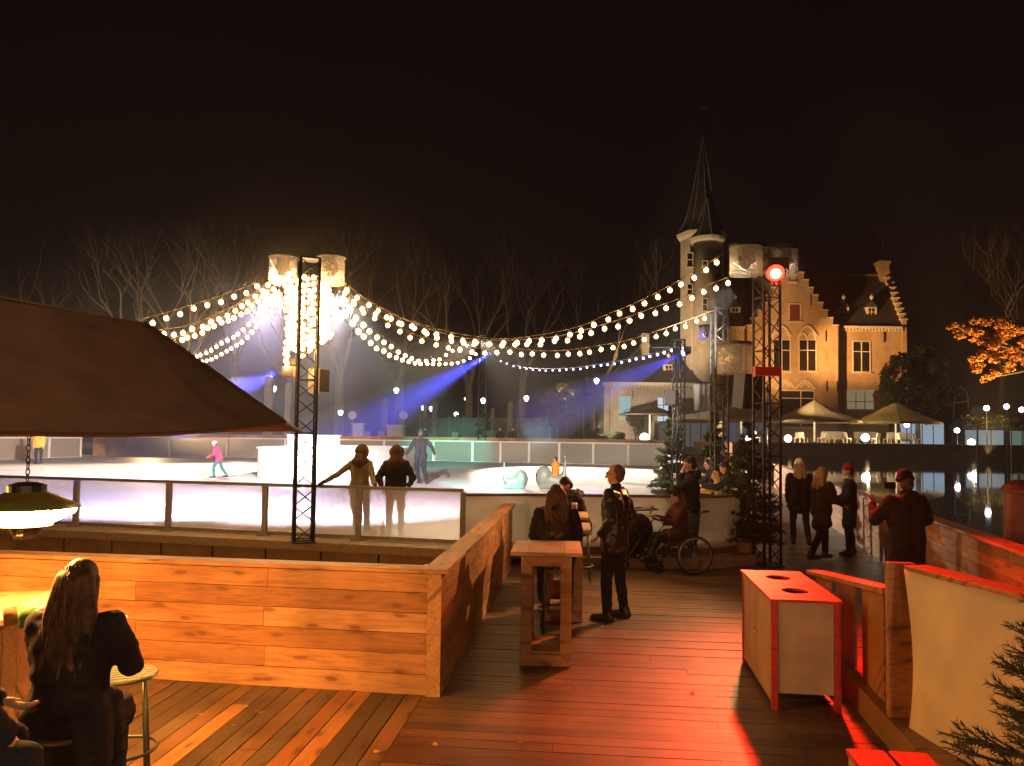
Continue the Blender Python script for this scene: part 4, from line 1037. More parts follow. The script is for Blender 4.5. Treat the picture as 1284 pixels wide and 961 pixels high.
# iron arch and small lamps on the right
p = at(1200, 556, 112); r = thing('iron_arch', 'curly wrought iron garden arch with a lit shelf right of the conifer', 'arch', (p.x, p.y, TZ)); m = MB()
f = lambda x, y: at(x, y, 112) - V((p.x, p.y, TZ))
m.path([f(1214,556), f(1214,500), f(1211,490), f(1203,485), f(1197,491), f(1199,497), f(1204,494)], .1, 6); m.path([f(1196,556), f(1196,506), f(1199,498)], .1, 6); part('arch_bars', m, plain('pale_iron', (.35,.35,.3), .5), r)
m = MB(); a_, b_ = f(1186, 507), f(1214, 503); m.bar(a_, b_, .3, .12); part('shelf', m, plain('yellow_shelf', (.5,.42,.18), .6), r)
WL = emis('small_white_lamp', (.95, .95, 1), 16)
for x, y, Y, lb in ((1237,512,100,'largest of the white lamps shining under the autumn tree'),(1262,510,104,'white lamp right of the largest one under the autumn tree'),(1281,514,104,'white lamp cut by the right picture edge under the autumn tree'),(1200,540,105.7,'bright bluish lamp between the two right hand pavilions'),(1137,533,109.5,'small lamp beside the pale blue pavilion under the olive parasol')):
    p = at(x, y, Y); zb_ = TZ if Y > 105 else -.25; r = thing('lamp_post', lb, 'lamp', (p.x, p.y, zb_), 0, 'white lamps on the terrace')
    m = MB(); m.ell((0, 0, p.z-zb_), .34, .34, .34, None, 10, 8); part('globe', m, WL, r, True)
    m = MB(); m.tube((0, 0, 0), (0, 0, p.z-zb_-.3), .06, None, 6); part('post', m, BLACK, r)
# castle flood lights on posts
def flood_post(label, x, Y, z, aims, base):
    p = at(x, 556, Y); r = thing('flood_lamp', label, 'floodlight', (p.x, p.y, base), 0, 'floodlights on posts aimed at the castle')
    m = MB(); m.tube((0, 0, 0), (0, 0, z-base-.3), .09, None, 8); part('post', m, BLACK, r)
    m = MB(); m.box(-.3, -.3, z-base-.3, .3, .1, z-base-.24); m.box(-.3, -.3, z-base-.24, .3, -.22, z-base+.25); part('housing', m, BLACK, r)
    for tx, ty, tY, e, c, sz in aims: spot('castle_flood', V((p.x, p.y+.3, z)), at(tx, ty, tY), e, c, sz, .9, .2)
flood_post('tall floodlight mast on the quay edge behind the red spotlight tower', 963, 104.6, 9.2, [(1000, 430, 116.4, 18000, (1,.47,.14), 84), (1098, 425, 118, 74000, (1,.47,.14), 40), (1152, 478, 110, 9000, (1,.66,.25), 34), (1118, 512, 107, 7000, (1,.68,.30), 60)], WATERZ-1)
flood_post('added floodlight post on the lawn standing in for rink spill on the castle tower', 748, 92, 3.0, [(872, 370, 112, 60000, (1,.64,.32), 44), (815, 520, 108, 13000, (1,.74,.50), 60)], .9)  # post added to throw the rink's spill light onto the tower
# ------------------------------------------------------------------ trees
def grow(mb, p, d, L, r, depth, rnd, tips=None, spread=.55, up=.12):
    n = 3 if depth > 1 else 2; pts = [p]; q = p; dd = d
    for i in range(n):
        dd = (dd + V((rnd.uniform(-.22, .22), rnd.uniform(-.22, .22), rnd.uniform(-.1, .16)+up*.4))).normalized(); q = q + dd*(L/n); pts.append(q)
    rs = [r*(1-.4*i/n) for i in range(n+1)]
    mb.path(pts, rs, 5 if depth > 3 else 4 if depth > 1 else 3)
    if depth == 0:
        if tips is not None: tips.append(q)
        return
    k = rnd.choice((2, 3, 3)) if depth > 1 else 3
    for i in range(k):
        f = rnd.uniform(.45, 1.0) if i else 1.0; j = min(n-1, int(f*n)); b = pts[j] + (pts[j+1]-pts[j])*(f*n-j) if f < 1 else q
        x, y, _ = frame_of(dd); a = rnd.uniform(0, 2*PI); s = rnd.uniform(.5, 1)*spread*1.3
        nd = (dd + (x*math.cos(a)+y*math.sin(a))*s + V((0, 0, up))).normalized()
        grow(mb, b, nd, L*rnd.uniform(.62, .82), rs[-1]*rnd.uniform(.62, .85), depth-1, rnd, tips, spread, up)
protos = []
def bare_tree(label, x, ytop, Y, kind, base=.9, lean=0):
    a = at(x, ytop, Y); h = a.z-base
    if kind not in [k for k, _ in protos]:
        rnd = random.Random(40+kind); r = thing('bare_tree', label, 'tree', (a.x, Y, base), 0, 'bare winter trees beyond the rink')
        t_ = MB(); th = 5 + kind % 3; tp = [V((0, 0, -.3)), V((.1, .05, th*.4)), V((.25*(kind % 2), .1, th))]; t_.path(tp, [.5, .36, .3], 9); part('trunk', t_, BARK, r, True)
        c_ = MB()
        for i in range(3 + kind % 2):
            al = 2*PI*i/(3 + kind % 2) + rnd.uniform(-.4, .4); grow(c_, tp[2] - V((0, 0, rnd.uniform(0, 1.2))), V((math.cos(al)*.55, math.sin(al)*.55, 1)).normalized(), rnd.uniform(4.2, 5.4), .2, 5, rnd)
        part('crown', c_, BARK, r); zt = max(v[2] for v in c_.v); r['h'] = zt; protos.append((kind, r))
    else:
        src = dict(protos)[kind]; r = copy_tree(src, None, label, (a.x, Y, base), random.uniform(0, 6)); 
    k = h/r['h']; r.scale = (k, k, k); return r
for i, (x, yt, Y, lb) in enumerate(((165,262,80,'bare tree with pale lit limbs just above the brown canopy'), (232,238,84,'tall bare tree left of the bulb wrapped tower, right of the pale limbed one'), (300,232,92,'wide bare tree rising above the strings left of the wrapped tower'), (60,300,86,'faint bare tree above the canopy roof near the left edge'), (430,240,96,'bare tree right behind the drums of the wrapped tower'), (505,262,100,'faint bare tree between the wrapped tower and the middle of the rink'), (592,288,92,'thin upright bare tree over the distant truss tower'), (658,270,90,'clearly branched bare tree above the middle of the string lights'), (745,295,102,'faint bare tree left of the castle tower'), (815,285,128,'bare tree close behind the castle tower on its left'), (945,290,136,'bare tree behind the castle gable'), (1180,285,134,'bare tree with long thin limbs right of the castle chimney'), (1255,262,128,'bare tree rising behind the orange autumn tree'), (365,262,104,'bare tree hidden behind the bulb cluster'), (-60,280,88,'bare tree reaching in from the left picture edge'), (1330,250,126,'bare tree reaching in from the right picture edge'))):
    bare_tree(lb, x, yt, Y, i % 5, TZ if x > 800 else .9)

def leaf_mat(name, cs, trans=True):
    t = NT(name); g = t.n('NewGeometry'); c = t.ramp(g.outputs['Random Per Island'], [(i/max(1, len(cs)-1), k) for i, k in enumerate(cs)])
    return t.done(t.bsdf(c, .75, spec=.2))
def leaves(mb, rnd, c, rx, ry, rz, n, s, flat=.6):
    for i in range(n):
        while True:
            u = V((rnd.uniform(-1, 1), rnd.uniform(-1, 1), rnd.uniform(-1, 1)))
            if u.length < 1: break
        u *= rnd.uniform(.7, 1.0)/max(.35, u.length)**.35
        p = V(c) + V((u.x*rx, u.y*ry, u.z*rz)); a = V((rnd.uniform(-1, 1), rnd.uniform(-1, 1), rnd.uniform(-1, 1)*flat)).normalized(); b = a.cross(V((rnd.uniform(-1,1), rnd.uniform(-1,1), 1))).normalized()
        q = s*rnd.uniform(.6, 1.3); mb.add([p-a*q, p-b*q*.55, p+a*q, p+b*q*.55], [(0, 1, 2, 3)])
def clump_tree(name, label, cat, base, trunk, clumps, mat, n, s, seed, bark=None):
    rnd = random.Random(seed); r = thing(name, label, cat, base); m = MB(); b = V(base)
    for t_ in trunk: m.path([V(p)-b for p in t_[0]], t_[1], 7)
    part('trunk', m, bark or BARK, r, True); m = MB()
    tot = sum(c[1]*c[2]*c[3] for c in clumps)
    for c in clumps:
        k = int(n*c[1]*c[2]*c[3]/tot) if tot else n
        leaves(m, rnd, V(c[0])-b, c[1], c[2], c[3], max(60, k), s)
    part('crown', m, mat, r); return r
# autumn tree on the right
Y = 100; ms = Y/960
AUT = leaf_mat('autumn_leaves', [(.42,.13,.02), (.62,.28,.04), (.50,.18,.03), (.72,.36,.06), (.35,.08,.02)])
rnd = random.Random(5); cl_ = []
for x, y, r_ in ((1204,415,13),(1226,410,15),(1250,404,17),(1276,402,18),(1300,400,20),(1240,425,15),(1262,426,18),(1286,424,18),(1232,444,14),(1254,446,16),(1276,444,15),(1228,462,13),(1244,470,12),(1264,462,13),(1234,478,9),(1290,455,14),(1312,430,20),(1195,408,8),(1330,410,22),(1225,430,10)):
    p = at(x, y, Y + rnd.uniform(-3, 3))
    for k in range(4):
        o = V((rnd.uniform(-.6, .6), rnd.uniform(-.6, .6), rnd.uniform(-.5, .5)))*r_*ms; cl_.append((p+o, r_*ms*.5, r_*ms*.55, r_*ms*.36))
b_ = at(1345, 560, Y+2); b_.z = -.3; tp = at(1335, 470, Y+2)
limbs = [([b_, at(1348, 520, Y+2), tp], [.6, .5, .4])] + [([tp, at((1335+x)/2, (455+y)/2, Y+1), at(x, y, Y)], [.3, .2, .07]) for x, y in ((1200,410),(1240,430),(1235,475),(1265,400),(1270,450),(1215,405),(1300,395))]
clump_tree('autumn_tree', 'orange autumn tree lit from below at the right picture edge', 'tree', b_, limbs, cl_, AUT, 15000, .17, 3)
p = at(1238, 556, 97); spot('tree_flood', (p.x, p.y, .6), at(1255, 440, 100), 45000, (1, .58, .18), 80, .9, .2)
# conifer beside the castle
CON = leaf_mat('conifer_sprays', [(.018,.032,.012), (.032,.05,.018), (.022,.04,.013), (.045,.06,.02)])
Y = 110; ms = Y/960; cl_ = []
for i in range(70):
    f = (i/70)**.8; y = 440 + 74*f; w_ = 10 + 36*math.sin(min(1, f*1.25+.08)*PI*.62); x = 1150 + rnd.uniform(-1, 1)*w_ + (f*2); q = at(x, y, Y + rnd.uniform(-2.2, 2.2)); cl_.append((q, .75, .75, 1.1))
b_ = at(1151, 556, Y); b_.z = TZ; q = at(1150, 450, Y)
clump_tree('conifer', 'dense dark green conifer standing at the right corner of the castle', 'tree', b_, [([b_, q], [.4, .08])], cl_, CON, 9000, .26, 9)
RUST = leaf_mat('rusty_creeper_leaves', [(.12,.05,.03), (.20,.08,.04), (.09,.05,.03)]); cl_ = []
for i in range(22):
    f = i/22; q = at(1122 - 20*f + rnd.uniform(-6, 6), 452 + 55*f, 114 + rnd.uniform(-1, 1)); cl_.append((q, .8, .7, .9))
b_ = at(1112, 556, 114); b_.z = TZ
clump_tree('shrub', 'rust brown leaf mass standing in for the conifer shadow on the castle wall', 'shrub', b_, [([b_, at(1118, 455, 114)], [.2, .05])], cl_, RUST, 3000, .22, 10)  # leaves put where the conifer's reddish shadow falls on the wall
OLV = leaf_mat('olive_bush_leaves', [(.10,.09,.035), (.16,.13,.05), (.07,.07,.03)]); Y = 70; ms = Y/960; cl_ = []
for i in range(16): q = at(700+rnd.uniform(-15, 15), 512+rnd.uniform(-18, 18), Y+rnd.uniform(-1, 1)); cl_.append((q, .8, .8, .8))
b_ = at(700, 540, Y); b_.z = .9; clump_tree('round_bush', 'rounded olive brown bush on the dark lawn left of the annex', 'bush', b_, [([b_, at(700, 510, Y)], [.1, .05])], cl_, OLV, 2600, .17, 11)
YEL = leaf_mat('yellow_lit_leaves', [(.45,.36,.06), (.6,.46,.1), (.4,.34,.08)]); cl_ = []
for i in range(8): q = at(709+rnd.uniform(-7, 7), 492+rnd.uniform(-8, 8), 78+rnd.uniform(-.5, .5)); cl_.append((q, .4, .4, .4))
b_ = at(711, 545, 78); b_.z = .9; clump_tree('small_tree', 'small yellow leaved tree lit up above the olive bush', 'tree', b_, [([b_, at(710, 492, 78)], [.12, .05])], cl_, YEL, 700, .15, 12); lamp('garden_light', at(708, 505, 76.8), 150, (1, .8, .35), .1)
cl_ = []
for i in range(12): q = at(730+rnd.uniform(-11, 11), 492+rnd.uniform(-5, 5), 80+rnd.uniform(-.5, .5)); cl_.append((q, .5, .5, .3))
b_ = at(732, 545, 80); b_.z = .9; clump_tree('small_tree', 'flat topped reddish small tree between the olive bush and the annex', 'tree', b_, [([b_, at(732, 495, 80)], [.12, .06])], cl_, RUST, 900, .16, 13)
SHR = leaf_mat('dark_shrub_leaves', [(.03,.035,.018), (.05,.055,.025)])
for i, (x, y, w_, h_, Y, lb) in enumerate(((797,532,14,24,106,'dark shrub against the annex wall between its two lit windows'), (740,548,22,12,95,'low dark shrub left of the annex corner'), (1225,528,26,16,103,'dark leafy shrub under the lamps right of the iron arch'), (1268,530,20,14,102,'green lit shrub below the white lamps at the right edge'), (770,548,16,9,96,'low dark shrub in front of the annex'))):
    cl_ = [(at(x+rnd.uniform(-1, 1)*w_*.7, y+rnd.uniform(-.7, .6)*h_*.7, Y+rnd.uniform(-1, 1)), w_*Y/960*.35, w_*Y/960*.35, h_*Y/960*.35) for _ in range(12)]
    b_ = at(x, 558, Y); b_.z = TZ if Y > 105.9 else (-.3 if x > 1000 else .9); clump_tree('shrub', lb, 'shrub', b_, [([b_, at(x, y, Y)], [.1, .05])], cl_, SHR if i != 3 else OLV, 1500, .2, 20+i)

# firs
FIRN = leaf_mat('fir_needles', [(.022,.038,.018), (.035,.055,.024), (.028,.045,.02), (.045,.062,.028)])
def needles(mb, rnd, a, b, L, n, w):
    x, y, d = frame_of(b-a)
    for i in range(n):
        f = i/n; p = a + (b-a)*f; t_ = rnd.uniform(0, 2*PI); o = (x*math.cos(t_)+y*math.sin(t_)); e = p + (o*.85 + d*.62).normalized()*L*rnd.uniform(.75, 1.1); s = o.cross(d)*w
        mb.add([p-s, p+s, e], [(0, 1, 2)])
def twig(mb, br, rnd, a, d, L, nl, nw, dens, r, sub=True):
    pts = [a]; q = a
    for i in range(4):
        d = (d + V((rnd.uniform(-.08, .08), rnd.uniform(-.08, .08), rnd.uniform(-.02, .10)))).normalized(); q = q + d*(L/4); pts.append(q)
    br.path(pts, [r, r*.8, r*.6, r*.45, r*.25], 4)
    for i in range(4): needles(mb, rnd, pts[i], pts[i+1], nl, max(3, int(dens*L/4)), nw)
    if sub:
        x = d.cross(V((0, 0, 1))).normalized()
        for i in range(1, 4):
            for sgn in (-1, 1):
                dd = (d*.75 + x*sgn*.8 + V((0, 0, rnd.uniform(-.15, .1)))).normalized(); twig(mb, br, rnd, pts[i], dd, L*(.52-.09*i), nl, nw, dens, r*.5, L > .55 and sub == 2)
def fir(label, base, h, rad, tiers, per, nl, nw, dens, seed, sub=True, group='fir trees'):
    rnd = random.Random(seed); r = thing('fir_tree', label, 'fir tree', base, 0, group); m = MB(); m.path([V((0, 0, 0)), V((0, 0, h*.5)), V((0, 0, h))], [rad*.07, rad*.045, .004], 7); part('trunk', m, BARK, r, True)
    nb, br = MB(), MB(); br.path([V((0, 0, .02)), V((0, 0, h*.99))], [rad*.03, .003], 5)
    for t_ in range(tiers):
        f = t_/(tiers-1); z = h*(.08+.9*f); L = rad*(1-f)**.85*1.0+.05
        for i in range(max(3, int(per*(1-f*.5)))):
            a = rnd.uniform(0, 2*PI); twig(nb, br, rnd, V((0, 0, z+rnd.uniform(-.5, .5)*h/tiers)), V((math.cos(a), math.sin(a), -.22+.5*f)), L*rnd.uniform(.8, 1.15), nl, nw, dens, L*.022+.002, sub)
    needles(nb, rnd, V((0, 0, h*.9)), V((0, 0, h*1.02)), nl, 30, nw)
    part('crown', nb, FIRN, r); part('branches', br, BARK, r); return r
p = at(938, 690, 13.35); fr = fir('broad dark fir tree standing in front of the red spotlight tower base', (p.x, p.y, .33), 2.0, .62, 15, 13, .075, .010, 60, 1)
POT = plain('terracotta_pot', (.45,.22,.09), .7, 0, .2, 8)
m = MB(); m.lathe([(.15, 0), (.2, .3), (.22, .3), (.22, .34), (.19, .34), (.17, .28)], 18); m.v = [tuple(V(v)) for v in m.v]; solo('plant_pot', m, POT, 'round orange wooden tub under the broad dark fir tree', 'pot', (p.x-.05, p.y, .002), smooth=False)
p = at(897, 575, 17.2); fir('fir tree behind the people at the rounded end of the rink', (p.x, p.y, .0), 2.62, .85, 13, 11, .10, .014, 34, 2)
p = at(842, 575, 24.0); fir('thin fir tree at the far right corner glass, under the slim truss tower', (p.x, p.y, .0), 3.0, .8, 12, 10, .13, .02, 24, 3)
p = at(607, 560, 54.2); fir('small distant fir tree behind the far barrier at the foot of the distant tower', (p.x, p.y, .9), 3.3, 1.0, 10, 7, .16, .03, 9, 4)
# fir reaching in from the lower right
p = at(1335, 961, 2.3); fir('close dark fir branches reaching in at the lower right corner', (p.x+.13, 2.34, .0), 1.84, .66, 20, 20, .030, .0022, 330, 6, 2)
# more firs hide the barrier end
# ------------------------------------------------------------------ canopy and heater
CANO = fabric('brown_canopy_cloth', (.27,.175,.125), .2, 3, .25)
c1_, r1_ = at(357, 530, 5.6), at(181, 405, 6.2); r0_ = at(0, 371, 5.0); e0_ = at(0, 543, 4.15)
rdir = (r0_ - r1_); edir = (e0_ - c1_)
rr0 = r1_ + rdir*2.6; ee0 = c1_ + edir*2.2
back = V((-.25, 1.0, 0)); bd = 2.2
c2_ = r1_ + V((r1_.x-c1_.x, 0, 0))*.0 + V((.75, 2.0, -.86)); 
root = thing('canopy', 'brown cloth canopy roof reaching in over the terrace from the left', 'canopy', (-5.5, 5.2, 0)); o_ = V(root.location)
m = MB(); N = 14; M_ = 8; vs = []
for i in range(N+1):
    f = i/N; a = c1_ + (ee0-c1_)*f; b = r1_ + (rr0-r1_)*f
    for j in range(M_+1):
        g_ = j/M_; p = a + (b-a)*g_; sag = -.05*math.sin(PI*g_)*(1 if f else .3); p = p + V((0, 0, sag - .045*math.sin(PI*min(1, f*2.2))*(1-g_))); vs.append(p - o_)
fs = []
for i in range(N):
    for j in range(M_): k = i*(M_+1)+j; fs.append((k, k+1, k+M_+2, k+M_+1))
nfront = len(vs)
far = [V((p.x, 2*0 + p.y, p.z)) for p in ()]
m.add(vs, fs)
# hip end and far slope
e2 = c2_; f2 = rr0 + V((.5, 2.2, -.9))
m.add([c1_-o_, c2_-o_, r1_-o_], [(0, 1, 2)]); m.add([c2_-o_, f2-o_, rr0-o_, r1_-o_], [(0, 1, 2, 3)])
cn = part('cloth', m, CANO, root); sd = cn.modifiers.new('s', 'SOLIDIFY'); sd.thickness = .012
m = MB(); m.path([V(vs[i*(M_+1)]) for i in range(N+1)], .014, 5); m.tube(c1_-o_, r1_-o_, .018, None, 6); m.tube(c1_-o_, c2_-o_, .014, None, 6); part('hem', m, plain('brown_trim', (.13,.07,.045), .6), root)
m = MB(); pp = r1_ + (rr0-r1_)*.75; m.tube((pp.x-o_.x, pp.y-o_.y+.1, 0), (pp.x-o_.x, pp.y-o_.y+.1, pp.z-.06), .05, None, 10); m.bar(r1_-o_-V((0,0,.05)), rr0-o_-V((0,0,.05)), .06, .06); part('frame', m, BLACK, root)

HX = at(33, 636, 4.4)
root = thing('patio_heater', 'olive shaded hanging heat lamp with glowing underside on a black chain', 'heat lamp', HX)
OLVM = plain('olive_enamel', (.17,.19,.04), .32, .1, .06, 8, .03)
m = MB(); m.lathe([(.272, -.004), (.276, 0), (.20, .045), (.13, .075), (.095, .09), (.09, .12), (.04, .135), (.02, .14)], 40); sh_ = part('shade', m, OLVM, root, True)
m = MB(); m.lathe([(.10, .088), (.10, .125), (.05, .142), (.01, .145)], 24); part('cap', m, BLACK, sh_)
m = MB(); m.lathe([(.255, -.012), (.245, -.035), (.12, -.098), (.05, -.10)], 36); part('heat_element', m, emis('hot_element', (1, .40, .085), 470), root, True)
m = MB(); m.lathe([(.135, -.1015), (.138, -.106), (.05, -.107)], 28); part('added_light_shield', m, BLACK, root, True)  # disc added to keep the element's light off the burner
m = MB(); m.lathe([(.085, -.108), (.08, -.13), (.055, -.175), (.05, -.178), (.01, -.178)], 20); part('burner_housing', m, plain('dark_housing', (.012,.010,.009), .6, 0), root)
m = MB(); m.box(.0, -.080, -.155, .034, -.074, -.12); tg = part('tag', m, plain('white_tag', (.3,.28,.22), .5), root)
m = MB(); m.box(.0135, -.0825, -.15, .0205, -.081, -.125); m.box(.0045, -.0825, -.141, .0295, -.0812, -.134); part('tag_mark', m, plain('tag_mark_brown', (.2,.12,.08), .5), tg)
m = MB(); z = .145; k = 0
while z < .50:
    ax = V((0, 1, 0)) if k % 2 else V((1, 0, 0)); x, y, _ = frame_of(ax); n = 14
    pts = [V((0, 0, z+.021)) + (x*math.cos(2*PI*i/n)*(.010 if abs(x.z) < .5 else .023)) + y*math.sin(2*PI*i/n)*(.010 if abs(y.z) < .5 else .023) for i in range(n+1)]
    m.path(pts, .0038, 4); z += .034; k += 1
part('chain', m, BLACK, root, True)
copy_tree(root, None, 'second heat lamp added beyond the left picture edge for more warm light', (-4.9, 4.9, HX.z)); copy_tree(root, None, 'third heat lamp added farther beyond the left picture edge for more warm light', (-7.0, 5.4, HX.z))  # unseen heaters added to back up the visible one's light
HEAT = (1, .44, .10)
pass

# ------------------------------------------------------------------ tables, stools, cups
def table(label, loc, rz, w=.66, d=.82, h=1.05, bw=.47, bd=.60, group='tall pine box tables'):
    r = thing('tall_table', label, 'table', loc, rz, group)
    m = MB(); n = 4
    for i in range(n): m.box(-w/2+w*i/n+.002, -d/2, h-.035, -w/2+w*(i+1)/n-.002, d/2, h)
    part('tabletop', m, TABLEW, r); fw = .105
    for s, nm in ((-1, 'front_frame'), (1, 'back_frame')):
        y0, y1 = (s*bd/2-.02, s*bd/2+.02); m = MB(); a, b, t_, q = -bw/2, bw/2, h-.037, 0.0
        m.prism([(a, q), (b, q), (b-fw, q+fw), (a+fw, q+fw)], y0, y1); m.prism([(a, t_), (a+fw, t_-fw), (b-fw, t_-fw), (b, t_)], y0, y1)
        m.prism([(a, q+.001), (a+fw-.001, q+fw), (a+fw-.001, t_-fw), (a, t_-.001)], y0, y1); m.prism([(b, q+.001), (b, t_-.001), (b-fw+.001, t_-fw), (b-fw+.001, q+fw)], y0, y1)
        part(nm, m, PINE, r)
    for s in (-1, 1):
        m = MB(); x0, x1 = sorted((s*(bw/2-.022), s*bw/2))
        for i in range(3): m.box(x0, -bd/2+.023+(bd-.046)*i/3+.002, .004, x1, -bd/2+.023+(bd-.046)*(i+1)/3-.002, h-.04)
        part('side_panel', m, PINE, r)
    m = MB()
    for i in range(3): m.box(-bw/2+.023, -bd/2+.023+(bd-.046)*i/3+.003, .10, bw/2-.023, -bd/2+.023+(bd-.046)*(i+1)/3-.003, .125)
    part('bottom_shelf', m, PINE, r)
    return r
p = at(690.5, 831, 7.42); T1 = V((.355, 7.44, 0))
table('nearest tall pine table with an open framed box base on the walkway', T1, -R(3.5))
T2 = V((.62, 9.15, 0)); table('tall pine table just in front of the long haired seated woman', T2, -R(4.5))
T3 = V((.73, 10.55, 0)); table('farthest tall pine table, with beer glasses, close to the white barrier', T3, -R(4.5))
T4 = V((-3.17, 4.66, 0)); table('tall pine table with paper cups at the left edge beside the seated woman', T4, R(10), w=.75)
def cup(name, label, p, r, h, mat, liquid=None, glass=False):
    m = MB(); m.lathe([(r*.78, 0), (r, h), (r*.95, h), (r*.74, .006), (.002, .006)], 18); o = solo(name, m, mat, label, name.replace('_', ' '), p, smooth=True)
    if liquid: m = MB(); m.lathe([(r*.73, .008), (r*.9, h*.8), (.002, h*.802)], 16); part('drink', m, liquid, o, True)
    if glass: m = MB(); m.lathe([(r*.9, h*.803), (r*.93, h*.97), (.002, h*.98)], 16); part('foam', m, WHITEP, o, True)
CUPB = plain('brown_paper_cup', (.32,.14,.05), .6); CUPG = plain('green_paper_cup', (.12,.30,.09), .6); BEER = plain('beer', (.50,.20,.03), .15); GL = clear('glass', (.95,.95,.95), .8, .05)
def on(px, py, z, d=None): return G(px, py, z)
cup('paper_cup', 'brown paper cup on the left table, left of the green one', G(14, 783, 1.052), .045, .105, CUPB); cup('paper_cup', 'green paper cup on the left table, right of the brown one', G(33, 786, 1.052), .045, .105, CUPG)
cup('beer_glass', 'full beer glass with foam on the farthest tall table', T3 + V((.14, -.05, 1.052)), .042, .16, GL, BEER, True)
cup('beer_glass', 'half empty beer glass on the second tall table beside the seated woman', T2 + V((-.05, .2, 1.052)), .04, .14, GL, BEER)
STM = plain('green_grey_steel', (.13,.15,.09), .4, .4)
def stool(label, loc, h=.68, rz=0.0):
    r = thing('bar_stool', label, 'stool', loc, rz, 'round slatted bar stools'); m = MB(); R0 = .17; n = 7
    m.ring((0, 0, h-.012), (0, 0, 1), R0, .013, 32, 6)
    for i in range(n):
        y = -R0 + 2*R0*(i+.5)/n; x = math.sqrt(max(0, R0*R0-y*y)); m.box(-x, y-.019, h-.014, x, y+.019, h)
    part('seat', m, STM, r)
    for i in range(4):
        a = PI/4 + PI/2*i; m = MB(); m.tube((.15*math.cos(a), .15*math.sin(a), h-.02), (.2*math.cos(a), .2*math.sin(a), 0), .011, None, 8); part('leg', m, STM, r, True)
    m = MB(); m.ring((0, 0, .24), (0, 0, 1), .187, .010, 32, 6); part('foot_ring', m, STM, r, True)
    return r
p = G(151, 847, .68); stool('empty round slatted bar stool lit green yellow, right of the seated woman', (p.x, p.y+.05, 0), rz=.4)
SW = V((-2.25, 4.0, 0)); stool('bar stool hidden under the coat of the woman in the foreground', SW, .58, .2)
SL = V((-2.42, 3.10, 0)); stool('bar stool under the person cut off by the left picture edge', SL, .72)
S2 = V((.50, 8.42, 0)); stool('bar stool under the long haired woman behind the nearest tall table', S2, .72)
S3 = V((1.02, 11.25, 0)); stool('bar stool under the fur hooded person at the farthest tall table', S3, .72)

# ------------------------------------------------------------------ bin box, screen, parapet things on the right
def holed(mb, x0, y0, x1, y1, z0, z1, cx, cy, rx, ry):
    an_ = sorted([2*PI*i/40 for i in range(40)] + [math.atan2(y-cy, x-cx) % (2*PI) for x in (x0, x1) for y in (y0, y1)]); vs = []; n = len(an_)
    for z in (z1, z0):
        for a in an_:
            c, s = math.cos(a), math.sin(a); k = min(((x1-cx)/c if c > 1e-9 else (x0-cx)/c if c < -1e-9 else 1e9), ((y1-cy)/s if s > 1e-9 else (y0-cy)/s if s < -1e-9 else 1e9)); vs.append((cx+c*k, cy+s*k, z))
        for a in an_: vs.append((cx+rx*math.cos(a), cy+ry*math.sin(a), z))
    fs = []
    for i in range(n):
        j = (i+1) % n; fs += [(i, j, n+j, n+i), (2*n+j, 2*n+i, 3*n+i, 3*n+j), (n+i, n+j, 3*n+j, 3*n+i), (j, i, 2*n+i, 2*n+j)]
    mb.add(vs, fs)
B0 = G(968, 891); B1 = G(1053, 896)
bd_ = (B1-B0); bw_ = bd_.length; brz = -R(7)
bn = thing('waste_bin', 'pale plywood waste bin cabinet with a red lit top and two round holes', 'waste bin', (B0.x, B0.y, 0), brz); bw_ = .52; L_ = 1.32; H_ = .86
m = MB(); m.box(.05, .012, .13, bw_-.05, .03, H_-.025); part('front_panel', m, PLY, bn)
for i in range(2):
    m = MB(); m.box(.008, .06+(L_-.1)*i/2+.003, .05, .028, .06+(L_-.1)*(i+1)/2-.003, H_-.025); dr_ = part('door', m, PLY, bn)
    m = MB(); m.box(-.004, .06+(L_-.1)/2+(-.06 if i == 0 else .03), .46, .007, .06+(L_-.1)/2+(-.03 if i == 0 else .06), .475); part('handle', m, STEEL, dr_)
m = MB(); m.box(bw_-.028, .06, .05, bw_-.008, L_-.05, H_-.025); m.box(.05, L_-.03, .05, bw_-.05, L_-.012, H_-.025); part('back_panel', m, PLY, bn)
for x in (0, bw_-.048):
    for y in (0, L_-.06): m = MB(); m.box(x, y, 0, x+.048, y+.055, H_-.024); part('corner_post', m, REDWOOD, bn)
m = MB(); holed(m, -.01, -.015, bw_+.01, L_*.5, H_-.022, H_, bw_*.5, L_*.27, .105, .12); holed(m, -.01, L_*.5+.001, bw_+.01, L_+.01, H_-.022, H_, bw_*.5, L_*.73, .105, .12); part('top', m, REDWOOD, bn)  # red light on the bin top is put into its colour
m = MB(); m.box(.06, .06, .14, bw_-.06, L_-.06, .5); part('inner_box', m, DARK, bn)

